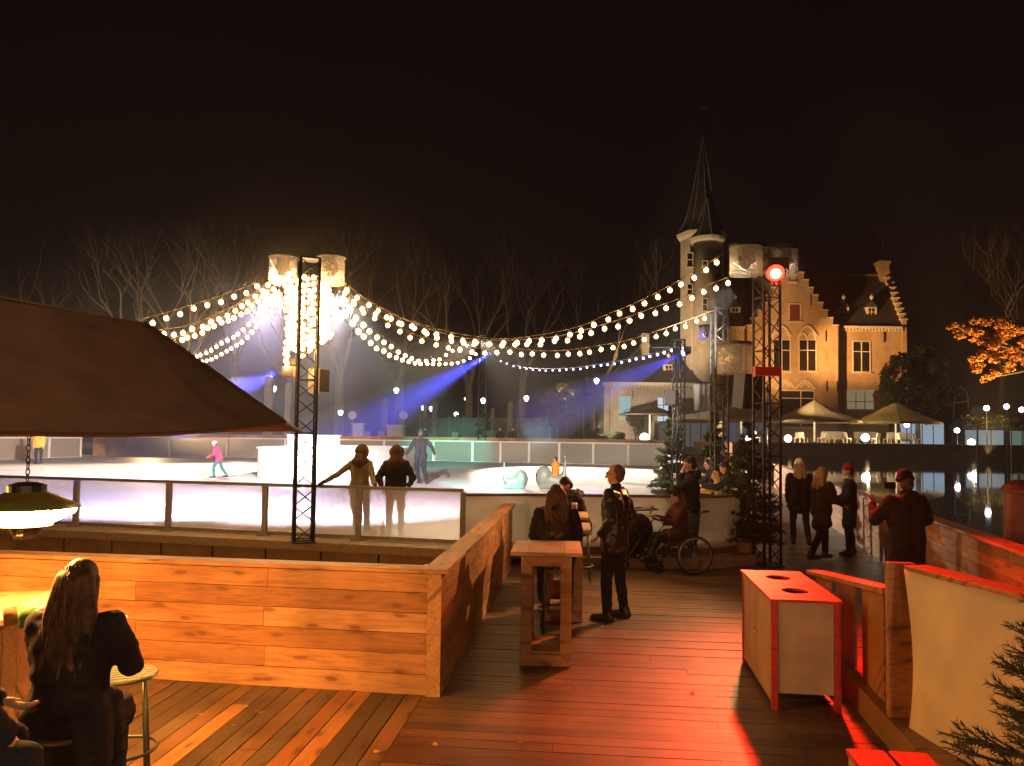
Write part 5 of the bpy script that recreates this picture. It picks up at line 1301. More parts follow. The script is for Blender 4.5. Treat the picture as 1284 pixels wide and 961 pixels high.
# slatted screen with sill, sloping cap and tall end post
sx = lambda d: 2.64 + .155*(d-5.37)
scn = thing('timber_screen', 'slatted pine screen on a low sill with a sloping cap and tall end post', 'screen')
def along(d, o=0.0, z=0.0): return V((sx(d)+o, d, z))
m = MB(); a0, a1 = along(3.4), along(7.9); m.prismz([(a0.x-.03, a0.y), (a0.x+.20, a0.y), (a1.x+.20, a1.y), (a1.x-.03, a1.y)], 0, .20); part('sill', m, PINE_DARK, scn)
zc = lambda d: 1.07 - (d-5.37)*.115
for d_a, d_b in ((5.66, 6.18), (6.42, 6.94), (7.2, 7.72)):
    m = MB(); p, q = along(d_a, .05), along(d_b, .05); m.hexa([(p.x, p.y, .203), (p.x+.03, p.y, .203), (q.x+.03, q.y, .203), (q.x, q.y, .203), (p.x, p.y, zc(d_a)-.045), (p.x+.03, p.y, zc(d_a)-.045), (q.x+.03, q.y, zc(d_b)-.045), (q.x, q.y, zc(d_b)-.045)]); part('board', m, PINE, scn)
m = MB(); p, q = along(5.46, .065, zc(5.46)-.02), along(7.8, .065, zc(7.8)-.02); m.bar(p, q, .17, .042); part('cap_rail', m, PINE, scn)
m = MB(); p = along(5.37); m.hexa([(p.x-.02, p.y-.02, .203), (p.x+.16, p.y-.05, .203), (p.x+.16, p.y+.02, .203), (p.x-.02, p.y+.03, .203), (p.x-.02, p.y-.02, 1.26), (p.x+.16, p.y-.05, 1.26), (p.x+.16, p.y+.02, 1.26), (p.x-.02, p.y+.03, 1.26)]); part('end_post', m, PINE, scn)
# stretched canvas
CAN = fabric('cream_canvas', (.66,.56,.40), .12, 3, .2)
cv = thing('canvas_panel', 'big bulging cream canvas windbreak stretched at the right, red lit along its top', 'canvas panel')
p0 = V((sx(5.3)+.045, 5.24, 0)); p1 = V((2.92, 3.55, 0)); m = MB(); NX, NZ = 22, 16; vs = []; dn = (p1-p0); nn = V((dn.y, -dn.x, 0)).normalized()
if nn.x > 0: nn = -nn
for i in range(NX+1):
    for j in range(NZ+1):
        f, g_ = i/NX, j/NZ; cut = .075*(1-f)*math.sin(PI*g_)*1.0*(1 if g_ > .0 else 0)
        q = p0 + dn*(f*(1-cut) + cut) + V((0, 0, .03 + 1.205*g_)); q += nn*(.07*math.sin(PI*g_)*math.sin(PI*min(1, f*.9+.1)) + .012*math.sin(9*f+3*g_)); vs.append(q)
m.add(vs, [(i*(NZ+1)+j, (i+1)*(NZ+1)+j, (i+1)*(NZ+1)+j+1, i*(NZ+1)+j+1) for i in range(NX) for j in range(NZ)])
cc_ = part('cloth', m, CAN, cv, True); sd = cc_.modifiers.new('s', 'SOLIDIFY'); sd.thickness = .006
m = MB(); q0 = p0 - nn*.04; q1 = p1 - nn*.04
m.bar(q0 + V((0, 0, 1.245)) - nn*.05, q1 + V((0, 0, 1.245)) - nn*.05, .18, .035); part('top_board', m, PINE, cv)
m = MB(); m.box(q1.x, q1.y-.05, 0, q1.x+.06, q1.y, 1.225); q = q0 + (q1-q0)*.5 - nn*.04; m.box(q.x, q.y, 0, q.x+.05, q.y+.05, 1.22); part('post', m, PINE_DARK, cv)
# low slatted bench at the bottom edge
q = G(1057, 938, .45); bh = thing('low_bench', 'low bench with two red lit slats at the bottom edge beside the canvas', 'bench', (q.x+.01, q.y, 0), -R(7))
for i in range(2): m = MB(); m.box(.005+i*.215, -1.1, .42, .20+i*.215, 0, .45); part('slat', m, REDWOOD, bh)  # slats coloured red for the red light on them
for y in (-.12, -1.05):
    m = MB(); m.box(.02, y, 0, .06, y+.06, .417); part('leg', m, PINE_DARK, bh); m = MB(); m.box(.35, y, 0, .39, y+.06, .417); part('leg', m, PINE_DARK, bh)
m = MB(); m.box(.012, -1.08, .25, .03, -.02, .416); m.box(.062, -.032, .25, .348, -.014, .416); part('apron', m, PLY, bh)
# mooring post in the water
p = at(1268, 640, 9.4); mp_ = thing('mooring_post', 'thick red brown mooring post with a domed cap beyond the pine parapet', 'post', (p.x+.1, p.y, -1.2)); zt = at(1268, 618, 9.4).z+1.2
m = MB(); m.lathe([(.17, 0), (.165, zt-.02), (.16, zt)], 20); part('shaft', m, TIMBER_RED, mp_, True)
m = MB(); m.lathe([(.20, zt+.002), (.20, zt+.04), (.16, zt+.10), (.08, zt+.15), (.01, zt+.165)], 20); m.tube((0, 0, zt+.14), (0, 0, zt+.22), .02, None, 6); part('cap', m, TIMBER_RED, mp_)

# ------------------------------------------------------------------ whale skating aids
WHM = plain('grey_green_plastic', (.17,.20,.165), .4, 0, .06, 4, .03)
def whale(label, px, py, Y, rz, s):
    p = G(px, py, ICEZ+.002); r = thing('whale_seat', label, 'skating aid', p, rz, 'whale shaped skating aids')
    m = MB(); m.ell((-.34, 0, .30), .36, .27, .30, None, 16, 10); m.caps((-.2, 0, .22), (.3, 0, .17), .24, .2, 14, 4); m.caps((.3, 0, .17), (.5, 0, .32), .2, .13, 12, 3); m.caps((.5, 0, .32), (.54, 0, .74), .12, .05, 10, 3)
    m.ell((.54, -.11, .80), .06, .15, .035, Matrix.Rotation(.35, 3, 'X')); m.ell((.54, .11, .80), .06, .15, .035, Matrix.Rotation(-.35, 3, 'X')); m.box(-.5, -.2, 0, .5, .2, .1)
    q = fuse(m, .035, 4, 'body', WHM); part('body', q, None, r)
    m = MB()
    for k in (-1, 1): m.ell((-.655, k*.1, .34), .03, .045, .05, None, 8, 6)
    part('eyes', m, EYE, r, True); r.scale = (s*.62, s*.8, s); return r
whale('grey whale skating aid with its thin tail up, left of the orange child', 645, 613, 26, PI, 1.05)
wk = whale('grey whale skating aid carrying the orange clad child', 692, 613, 26, 0, 1.3)
whale('pale grey whale skating aid facing the camera with two dark eyes', 832, 611, 27, PI*.5, 1.3)

# ------------------------------------------------------------------ park behind the rink
POSTG = plain('grey_timber_post', (.24,.21,.17), .85, 0, .25, 2)
for x, y0, Y, w, lb in ((483,500,76,.55,'weathered upright post on the lawn, leftmost, in the blue beam'), (545,503,78,.5,'weathered upright post right of the skater in the blue beam'), (533,506,84,.4,'thin weathered post just left of a taller one in the blue beam'), (618,512,82,.4,'dim post between the distant tower and its lamp'), (640,503,76,.5,'weathered upright post above the two men at the far barrier'), (573,520,84,.4,'short dim post left of the distant truss tower'), (338,470,72,.7,'broad dark post between the canopy corner and the wrapped tower'), (362,480,74,.5,'pale upright post just left of the wrapped tower')):
    p = at(x, y0, Y); m = MB(); h = p.z-.9; m.prismz([(-w/2, -w/2), (w/2, -w/2), (w/2, w/2), (-w/2, w/2)], 0, h-.3); m.hexa([(-w/2,-w/2,h-.3),(w/2,-w/2,h-.3),(w/2,w/2,h-.3),(-w/2,w/2,h-.3),(-.1,-.1,h),(.1,-.1,h),(.1,.1,h),(-.1,.1,h)]); solo('wooden_post', m, POSTG, lb, 'post', (p.x, p.y, .9), group='posts on the dark lawn')
a, b = at(527, 523, 80), at(690, 525, 80); fn = thing('park_fence', 'grey panel fence standing on the lawn behind the distant tower', 'fence', (a.x, 80, .9)); n = 9; Wd = b.x-a.x; h = a.z-.9
for i in range(n):
    m = MB(); m.box(Wd*i/n+.1, 0, .2, Wd*(i+1)/n-.1, .06, h); part('panel', m, plain('grey_fence_panel', (.16,.15,.13), .8, 0, .2, 1), fn)
for i in range(n+1): m = MB(); m.box(Wd*i/n-.08, -.05, 0, Wd*i/n+.08, .12, h+.15); part('post', m, POSTG, fn)
for x0, x1, y0, lb in ((441,455,532,'small white cabin box on the lawn left, in the blue haze'), (485,506,534,'longer white box on the lawn right of a post, in the blue haze')):
    a, b = at(x0, y0, 72), at(x1, y0, 72); m = MB(); w = b.x-a.x; m.box(0, 0, 0, w, 1.0, a.z-.9); m.box(-.08, -.08, a.z-.9+.003, w+.08, 1.08, a.z-.8); m.box(w*.2, -.012, .35, w*.5, -.002, a.z-1.1); solo('white_box', m, FRAMEW, lb, 'box', (a.x, 72, .9), group='white boxes on the lawn')
for x0, lb in ((465, 'pale chair left of the other chair beside a white box on the lawn'), (474, 'pale chair right of the other chair beside a white box on the lawn'), (566, 'pale chair in front of the grey panel fence')):
    p = at(x0, 545, 73); copy_tree(c0, None, lb, (p.x, 73, .9), random.uniform(0, 6))['group'] = 'pale chairs on the lawn'
for x, lb in ((442, 'round white sign disc on a pole beside the small white cabin box'), (506, 'round white sign disc on a pole at the right end of the longer white box')):
    p = at(x, 521, 70); r = thing('round_sign', lb, 'sign', (p.x, 70, .9), 0, 'round signs on the lawn'); z = p.z-.9; m = MB(); m.tube((0, 0, 0), (0, 0, z), .05, None, 6); part('pole', m, STEEL, r); m = MB(); m.lathe([(.38, 0), (.38, .04), (.01, .05)], 18, (0, -.06, z), (0, -1, 0)); part('disc', m, FRAMEW, r)
SL_ = emis('street_lamp_glow', (.85, .95, 1), 8); SLW = emis('street_lamp_glow_warm', (1, .85, .6), 6)
for x, y, Y, lb, e in ((497,490,88,'street lamp with a bluish glow high in the blue beam','b'), (660,500,86,'brightest white street lamp over the middle of the lawn','b'), (606,503,84,'street lamp shining beside the distant tower','b'), (585,501,96,'faint street lamp left of the distant tower','b'), (531,512,98,'pair lamp low in the blue beam right of the skater','b'), (541,513,98,'second low lamp in the blue beam right of the skater','b'), (427,518,92,'small lamp left in the blue haze over the lawn','b'), (572,520,100,'warm window like lamp far behind the lawn','w'), (586,516,100,'warm yellow lamp far behind the distant tower','w'), (748,478,84,'small white lamp left of the annex roof','b'), (343,488,78,'bright vertical lamp left of the wrapped tower','b')):
    p = at(x, y, Y); r = thing('street_lamp', lb, 'street lamp', (p.x, Y, .9), 0, 'street lamps beyond the lawn'); z = p.z-.9
    m = MB(); m.tube((0, 0, 0), (0, 0, z-.3), .08, .05, 6); part('post', m, BLACK, r); m = MB(); m.lathe([(.12, -.3), (.3, .05), (.26, .22), (.02, .34)], 10, (0, 0, z)); part('lantern', m, SL_ if e == 'b' else SLW, r)
# timber hut on the far left
hut = thing('timber_hut', 'yellow lit timber hut wall behind the left barrier, under the canopy edge', 'hut', (-34, 44, .2)); m = MB(); a, b = V((-42, 26, 0)), V((-31, 55.5, 0)); n = 40; o = V((-34, 44, .2))
for i in range(n):
    p = a + (b-a)*(i/n); q = a + (b-a)*((i+.97)/n); m.prismz([((p-o).x-.03, (p-o).y), ((q-o).x-.03, (q-o).y), ((q-o).x-.2, (q-o).y), ((p-o).x-.2, (p-o).y)][::-1], 0, 2.9)
part('wall', m, PINE, hut)
m = MB(); m.hexa([V((-43, 25.5, 2.95))-V((o.x,o.y,0)), V((-30.4, 56, 2.95))-V((o.x,o.y,0)), V((-34, 58, 2.95))-V((o.x,o.y,0)), V((-47, 27, 2.95))-V((o.x,o.y,0)), V((-43, 25.5, 3.1))-V((o.x,o.y,0)), V((-30.4, 56, 3.1))-V((o.x,o.y,0)), V((-34, 58, 3.1))-V((o.x,o.y,0)), V((-47, 27, 3.1))-V((o.x,o.y,0))]); part('roof', m, SLATE, hut)
for y_ in (34, 43): lamp('hut_light', (a + (b-a)*((y_-26)/29.5)) + V((1.0, 0, 2.6)), 900, (1, .60, .24), .15)
a = at(116, 575, 53.4); b = at(131, 575, 53.4); m = MB(); m.box(0, 0, 0, b.x-a.x, 3, 2.05); m.box(-.06, -.06, 2.053, b.x-a.x+.06, 3.06, 2.13); solo('gate_pillar', m, PINE_DARK, 'brown boarded gate pillar at the far left corner of the rink', 'pillar', (a.x, 53.4, .2))
a = at(131.5, 575, 54.8); b = at(144, 575, 54.8); m = MB(); m.box(0, 0, 0, b.x-a.x, .2, 1.95); solo('gate_board', m, PINE, 'orange timber gate board right of the brown gate pillar', 'gate', (a.x, 54.8, .2))
# ------------------------------------------------------------------ the people
CO_TAN = fabric('tan_jacket', (.17,.14,.09)); CO_NAVY = fabric('navy_jacket', (.020,.024,.036)); CO_RED = fabric('dark_red_coat', (.08,.022,.022)); CO_BROWN = fabric('brown_coat', (.024,.016,.012)); CO_GREY = fabric('grey_jacket', (.028,.03,.036)); CO_PINK = fabric('pink_jacket', (.62,.05,.13)); CO_ORANGE = fabric('orange_snowsuit', (.85,.20,.03)); CO_YEL = fabric('yellow_jacket', (.6,.38,.06))
LEATH = plain('black_leather_jacket', (.020,.018,.017), .42, 0, .12, 12, .4); TEAL = fabric('teal_trousers', (.02,.10,.12)); OLIVE = fabric('brown_parka', (.042,.032,.022)); BEIGE = fabric('beige_knit', (.74,.64,.48), .2, 80, .6); REDK = fabric('red_knit', (.30,.03,.035), .2, 80, .6); FURB = fabric('brown_fur', (.06,.034,.018), .5, 40, .8); FURG = fabric('grey_fur', (.10,.09,.085), .4, 40, .8); GREYHAIR = fabric('grey_brown_hair', (.11,.08,.06), .4, 30, .5); BOOT = plain('brown_boot', (.10,.06,.035), .5); WHITE = plain('white_helmet', (.75,.75,.78), .3)

person('woman with long brown hair and fur collared dark coat on a bar stool', (SW.x, SW.y-.03, 0), R(6), 1.66, seat=.555, lean=.16, armL=((-.05, .14, -.24), (.08, .22, .08)), armR=((.08, .08, -.24), (-.12, .20, .14)), legL=((-.06, .36, -.10), (0, -.04, -.36)), legR=((.03, .36, -.10), (.03, -.10, -.34)), yaw=R(-12), nod=.2, coat=BLACKCLOTH, coat_len=.34, hair='long', hairmat=HAIR_BROWN, puffy=.012, fine=True, drape=.24)
person('person in a dark jacket seated at the left picture edge, reaching an arm forward', (SL.x, SL.y-.02, 0), R(-48), 1.74, seat=.70, lean=.16, armL=((-.06, .10, -.26), (.08, .20, -.10)), armR=((.08, .16, -.24), (-.10, .12, -.18)), legL=((-.05, .42, -.06), (0, 0, -.40)), legR=((.05, .42, -.06), (0, .06, -.40)), coat=CO_NAVY, coat_len=.12, hair='short', puffy=.012, fine=True)
# leaning on the glass barrier, standing on the ice
bp_ = lambda px, back=.27: (lambda t: NB[1] + d0*t + V((-d0.y, d0.x, 0))*back)(((at(px, 600, 1).x/at(px, 600, 1).y)*NB[1].y - NB[1].x) / (d0.x - d0.y*(at(px, 600, 1).x/at(px, 600, 1).y)))
q = bp_(441, .30); person('skater in a tan hooded jacket leaning back on the glass barrier with arms spread', (q.x, q.y, ICEZ), R(-8), 1.52, lean=.10, armL=((-.24, -.16, -.22), (-.20, -.14, -.13)), armR=((.13, -.16, -.26), (.10, -.16, -.14)), legL=((-.03, .10, -.42), (.02, .10, -.40)), legR=((.03, .10, -.42), (-.02, .10, -.40)), coat=CO_TAN, coat_len=.10, hood='up', hoodmat=fabric('tan_hood', (.075,.05,.03)), hair=None, gloves=BLACKCLOTH, trousers=JEANS, skates=True)
q = bp_(487, .32); person('skater in a dark puffer jacket with brown fur hood leaning on the glass barrier', (q.x, q.y, ICEZ), R(4), 1.52, lean=.08, armL=((-.15, -.1, -.25), (.07, -.10, -.16)), armR=((.15, -.1, -.25), (-.07, -.10, -.16)), coat=BLACKCLOTH, coat_len=.10, hood='up', hoodmat=FURB, hair=None, puffy=.025, trousers=JEANS, skates=True)
p = G(527, 607, ICEZ); person('grey jacketed skater gliding away across the ice with arms out', (p.x, p.y, ICEZ), R(18), 1.93, lean=.12, armL=((-.16, -.02, -.25), (-.12, .06, -.22)), armR=((.20, -.02, -.22), (.10, .10, -.22)), legL=((-.02, .10, -.41), (.10, .02, -.42)), legR=((.02, -.02, -.43), (.06, -.10, -.40)), coat=CO_GREY, coat_len=.06, hat='beanie', hatmat=BLACKCLOTH, skates=True, group=None)
p = G(274, 601, ICEZ); person('child in a pink jacket and white helmet skating left of the white island', (p.x, p.y, ICEZ), R(100), 1.45, lean=.3, armL=((-.10, .05, -.25), (-.05, .2, -.12)), armR=((.10, .02, -.25), (.05, .2, -.14)), legL=((-.02, .2, -.38), (0, -.02, -.41)), legR=((.02, -.10, -.41), (.02, -.22, -.35)), coat=CO_PINK, coat_len=.06, trousers=TEAL, hair='short', hat='helmet', hatmat=WHITE, skates=True, puffy=.02)
p = G(48, 582, ICEZ); person('skater in dark trousers and yellow top whose head is hidden by the canopy edge', (p.x, p.y, ICEZ), R(190), 1.85, coat=CO_YEL, coat_len=.05, trousers=JEANS, skates=True)
for x, d, z0, lb, c, rz in ((533, 54.6, .5, 'dark haired person looking over the far barrier just right of the grey skater', CO_NAVY, 185), (627, 53.4, .5, 'left one of the two dark clad men standing behind the far barrier', BLACKCLOTH, 160), (643, 53.3, .5, 'right one of the two dark clad men standing behind the far barrier', CO_BROWN, 190)):
    p = at(x, 545, d); person(lb, (p.x, d-.0, at(x, 536, d).z-1.85), R(rz), 1.85, coat=c, coat_len=.15)
p = V(wk.location); person('small child in an orange snowsuit sitting on a grey whale on the ice', (p.x+.12, p.y, ICEZ+.10), R(60), 1.22, seat=.33, coat=CO_ORANGE, trousers=CO_ORANGE, coat_len=.1, puffy=.05, hair='short', hairmat=HAIR_DARK, legL=((-.16, .2, -.12), (0, 0, -.2)), legR=((.16, .2, -.12), (0, 0, -.2)))
# walkway
person('woman with long dark hair in a black jacket sitting at the tall tables', (S2.x, S2.y-.02, 0), R(-2), 1.68, seat=.70, lean=.06, armL=((-.07, .10, -.25), (.06, .22, .02)), armR=((.07, .10, -.25), (-.06, .22, .02)), legL=((-.06, .36, -.12), (0, -.02, -.36)), legR=((.06, .36, -.12), (0, -.02, -.36)), coat=BLACKCLOTH, coat_len=.12, hair='long', hairmat=HAIR_BROWN, puffy=.014, fine=True)
p = G(770, 776); person('man in a black leather jacket and glasses standing with hands in pockets, looking left', (p.x, p.y, 0), R(58), 1.80, lean=-.03, armL=((-.09, -.07, -.27), (.05, .16, -.17)), armR=((.10, -.08, -.27), (-.04, .17, -.17)), legL=((-.03, .04, -.44), (-.02, -.02, -.41)), legR=((.03, -.01, -.44), (.01, -.05, -.41)), yaw=R(14), nod=.1, coat=LEATH, coat_len=.10, trousers=BLACKCLOTH, hair='balding', hairmat=GREYHAIR, glasses=True, puffy=.006, fine=True)
person('person with a grey fur hood bent over the farthest tall table', (S3.x, S3.y, 0), R(115), 1.66, seat=.70, lean=.38, armL=((-.06, .2, -.2), (.06, .22, .02)), armR=((.06, .2, -.2), (-.06, .22, .02)), nod=.25, coat=BLACKCLOTH, coat_len=.1, hood='fur', hoodmat=FURG, hair='short', hairmat=HAIR_DARK, puffy=.02)
# wheelchair facing left
p = G(848, 716); WCX, WCY = p.x+.05, p.y-.05
wc = thing('wheelchair', 'black wheelchair with pale rimmed big wheels in front of the white barrier', 'wheelchair', (WCX, WCY, 0), PI/2 + R(8))
TYRE = plain('tyre_rubber', (.03,.03,.03), .8); RIM = plain('pale_wheel_rim', (.45,.42,.38), .35, .4)
for k in (-1, 1):
    m = MB(); m.ring((k*.31, -.12, .30), (1, 0, 0), .283, .016, 44, 8); w = part('wheel', m, TYRE, wc, True)
    m = MB(); m.ring((k*.31, -.12, .30), (1, 0, 0), .262, .007, 40, 6); m.ring((k*.34, -.12, .30), (1, 0, 0), .255, .009, 40, 6); part('rim', m, RIM, w, True)
    m = MB(); m.tube((k*.29, -.12, .30), (k*.335, -.12, .30), .03, None, 10)
    for i in range(18):
        a = 2*PI*i/18; m.tube((k*.31, -.12+.03*math.cos(a+.3), .30+.03*math.sin(a+.3)), (k*.31, -.12+.262*math.cos(a), .30+.262*math.sin(a)), .0022, None, 4)
    part('spokes', m, STEEL, w)
    m = MB(); m.ring((k*.22, .42, .09), (1, 0, 0), .07, .018, 24, 6); m.tube((k*.2, .42, .09), (k*.24, .42, .09), .02, None, 8); m.bar((k*.22, .38, .1), (k*.22, .36, .34), .025, .02); part('caster', m, TYRE, wc, True)
    m = MB(); m.path([V((k*.25, -.26, .96)), V((k*.25, -.20, .90)), V((k*.25, -.17, .5)), V((k*.25, -.15, .28))], .013, 6); m.path([V((k*.25, -.18, .70)), V((k*.25, .18, .70)), V((k*.25, .26, .62)), V((k*.25, .30, .30))], .012, 6); m.tube((k*.25, -.16, .45), (k*.25, .32, .45), .012, None, 6); m.tube((k*.25, -.14, .28), (k*.25, .36, .3), .012, None, 6); m.tube((k*.25, -.12, .30), (k*.31, -.12, .30), .016, None, 8)
    m.tube((k*.25, -.26, .96), (k*.25, -.37, .97), .016, None, 8); m.path([V((k*.22, .32, .45)), V((k*.2, .44, .38)), V((k*.18, .52, .17))], .011, 6); part('side_frame', m, BLACK, wc, True)
    m = MB(); m.box(k*.25-.025, -.12, .708, k*.25+.025, .20, .735); part('armrest', m, BLACK, wc)
    m = MB(); m.box(k*.12-.07, .47, .15, k*.12+.07, .63, .165); part('footrest', m, BLACK, wc)
m = MB(); m.box(-.24, -.16, .44, .24, .28, .49); part('seat', m, BLACK, wc)
m = MB(); m.hexa([(-.24,-.20,.5),(.24,-.20,.5),(.24,-.165,.5),(-.24,-.165,.5),(-.24,-.235,.9),(.24,-.235,.9),(.24,-.20,.9),(-.24,-.20,.9)]); part('backrest', m, BLACK, wc)
m = MB(); m.tube((-.25, -.18, .3), (.25, -.18, .3), .011, None, 6); m.tube((-.25, .2, .3), (.25, .2, .45), .011, None, 6); m.tube((-.25, .2, .45), (.25, .2, .3), .011, None, 6); part('cross_brace', m, BLACK, wc)
wp = person('person in a dark red coat and knitted hat sitting in the wheelchair holding a phone', (WCX, WCY, 0), PI/2 + R(8), 1.62, seat=.46, lean=.06, armL=((-.05, .14, -.22), (.07, .24, .06)), armR=((.05, .14, -.22), (-.07, .24, .06)), legL=((-.02, .42, .0), (0, .12, -.30)), legR=((.02, .42, .0), (0, .12, -.30)), nod=.2, coat=CO_RED, coat_len=.2, hat='beanie', hatmat=CO_BROWN, hair='bob', hairmat=HAIR_BROWN, fine=True)
f_ = Matrix.Rotation(PI/2 + R(8), 3, 'Z'); c_ = V((WCX, WCY, 0)) + f_ @ V((0, .47, .97))
m = MB(); m.obox((0, 0, 0), .075, .009, .15, Matrix.Rotation(.5, 3, 'X')); solo('phone', m, BLACK, 'dark phone held up by the person in the wheelchair', 'phone', c_, PI/2)
# black bag / folded pushchair hanging in front of the wheelchair
p = G(800, 712); pc = thing('pushchair', 'dark folded pushchair with black cloth seat left of the wheelchair', 'pushchair', (p.x-.02, p.y-.02, 0), R(8))
m = MB(); m.ell((0, 0, .62), .27, .22, .27); m.caps((-.1, 0, .45), (.12, 0, .42), .2, .2); part('cloth_seat', fuse(m, .03, 3, 'cloth_seat', BLACKCLOTH), None, pc)
m = MB()
for k in (-1, 1):
    m.path([V((-.36, k*.2, .72)), V((-.24, k*.2, .94)), V((.28, k*.2, .96))], .012, 6); m.path([V((-.24, k*.2, .94)), V((.0, k*.22, .5)), V((.26, k*.22, .1))], .012, 6); m.path([V((.2, k*.2, .8)), V((-.05, k*.22, .45)), V((-.28, k*.22, .1))], .012, 6)
m.tube((.28, -.2, .96), (.28, .2, .96), .013, None, 6); m.tube((-.36, -.2, .72), (-.36, .2, .72), .012, None, 6); part('frame', m, BLACK, pc, True)
for x in (-.28, .27):
    for k in (-1, 1): m = MB(); m.ring((x, k*.23, .085), (0, 1, 0), .066, .018, 22, 6); m.tube((x, k*.2, .085), (x, k*.25, .085), .02, None, 8); part('wheel', m, TYRE, pc, True)
m = MB(); m.box(-.22, -.16, .2, .2, .16, .3); part('basket', m, BLACKCLOTH, pc)
p = G(869, 711); person('man in a navy jacket standing behind the wheelchair, one hand raised to his face', (p.x, p.y+.12, 0), R(82), 1.80, lean=.02, armL=((.02, .2, -.2), (.08, -.05, .27)), armR=((.07, -.05, -.28), (-.05, .2, -.14)), nod=.22, coat=CO_NAVY, coat_len=.12, hood='down', hair='short', hairmat=HAIR_DARK, puffy=.012, fine=True)
# people leaning in over the rounded barrier end
p = at(888, 590, 15.6); person('dark haired woman at the back of the family leaning over the rounded barrier', (p.x+.3, 16.0, 0), R(80), 1.72, lean=.25, armL=((-.05, .2, -.2), (.05, .25, .0)), armR=((.05, .2, -.2), (-.05, .25, 0)), coat=BLACKCLOTH, hair='long', hairmat=HAIR_DARK, scarf=CO_GREY)
person('blond child in a yellow jacket at the rounded barrier between two adults', (4.13, 15.1, .17), R(75), 1.32, lean=.2, coat=CO_YEL, hair='bob', hairmat=HAIR_BLOND, armL=((-.05, .2, -.2), (.05, .25, .0)), armR=((.05, .2, -.2), (-.05, .25, 0)))
person('man in a dark blue jacket leaning over the barrier end and holding out a phone', (4.35, 14.55, .0), R(72), 1.74, lean=.42, armL=((-.03, .24, -.17), (.02, .27, .02)), armR=((.03, .24, -.18), (-.02, .25, .0)), nod=.1, coat=CO_NAVY, hair='short', hairmat=HAIR_DARK, puffy=.01)
# strollers by the parapet
p = G(1003, 684); person('woman in a cream beanie and black coat walking away past the dark fir', (p.x, p.y, 0), R(-10), 1.70, lean=.03, legL=((-.02, .12, -.42), (0, -.05, -.41)), legR=((.02, -.04, -.43), (.02, -.16, -.38)), coat=BLACKCLOTH, coat_len=.18, hat='beanie', hatmat=BEIGE, hair='bob', hairmat=HAIR_BLOND, puffy=.02)
p = G(1030, 705); person('blond woman in a brown parka striding with her legs apart, hands forward', (p.x, p.y, 0), R(-68), 1.64, lean=.05, armL=((-.05, .08, -.26), (.05, .24, -.08)), armR=((.05, .08, -.26), (-.05, .24, -.08)), legL=((-.02, .20, -.38), (0, .0, -.42)), legR=((.02, -.14, -.40), (.02, -.22, -.36)), coat=OLIVE, coat_len=.26, hair='bob', hairmat=HAIR_BLOND, trousers=BLACKCLOTH, shoes=BOOT, puffy=.02, fine=True)
p = G(1066, 696); person('woman in a dark red beanie and navy coat facing left beside the parapet', (p.x, p.y, 0), R(78), 1.66, lean=.02, armL=((-.06, .06, -.27), (.08, .22, -.10)), armR=((.06, .04, -.27), (-.06, .22, -.1)), legL=((-.02, .06, -.43), (0, -.02, -.41)), legR=((.02, -.02, -.43), (0, -.05, -.41)), coat=CO_NAVY, coat_len=.34, hat='beanie', hatmat=REDK, hair='short', hairmat=HAIR_DARK, trousers=BLACKCLOTH, scarf=BEIGE, fine=True)
p = at(1137, 700, 9.0); person('man in a brown jacket and black cap at the parapet taking a photo', (p.x, 9.0, 0), R(6), 1.73, lean=.02, armL=((-.13, .12, -.22), (.09, .2, .17)), armR=((.15, .1, -.22), (-.09, .22, .15)), nod=.05, coat=CO_BROWN, coat_len=.26, hat='beanie', hatmat=BLACKCLOTH, hair='short', trousers=BLACKCLOTH, hood='down', puffy=.03, fine=True)
m = MB(); m.box(-.075, -.005, -.04, .075, .005, .04); solo('phone', m, BLACK, 'small dark phone raised by the man at the parapet', 'phone', (p.x+.02, 9.42, 1.56), R(6))
# ------------------------------------------------------------------ bar lamps on the terrace behind the camera
def pendant(label, p, power):
    r = thing('bar_lamp', label, 'lamp', p, 0, 'warm bar lamps behind the camera'); m = MB(); m.ell((0, 0, 0), .07, .07, .09, None, 12, 8); part('bulb', m, emis('bar_bulb', (1, .6, .28), 12, 'NONE'), r, True)
    m = MB(); m.lathe([(.20, .06), (.06, .16), (.03, .2)], 18); part('shade', m, BLACK, r); m = MB(); m.tube((0, 0, .2), (0, 0, 1.2), .008, None, 5); part('flex', m, BLACK, r)
    lamp('bar_light', V(p) + V((0, 0, -.12)), power, (1, .56, .28), .3)
pendant('warm pendant lamp of the bar behind the camera on the left', V((-2.4, -3.6, 2.05)), 260)
pendant('warm pendant lamp of the bar straight behind the camera', V((.6, -3.8, 2.05)), 480)
pendant('warm pendant lamp of the bar behind the camera on the right', V((3.5, -3.4, 2.1)), 640)
# soften the edges of the joinery
for o in list(bpy.data.objects):
    if o.type == 'MESH' and o.name.split('.')[0] in ('front_panel', 'corner_post', 'top', 'tabletop', 'end_post', 'cap_rail', 'board', 'slat', 'front_frame', 'top_board', 'top_rail', 'ledge') and len(o.data.polygons) < 400:
        b = o.modifiers.new('edge', 'BEVEL'); b.width = .004; b.segments = 2; b.limit_method = 'ANGLE'
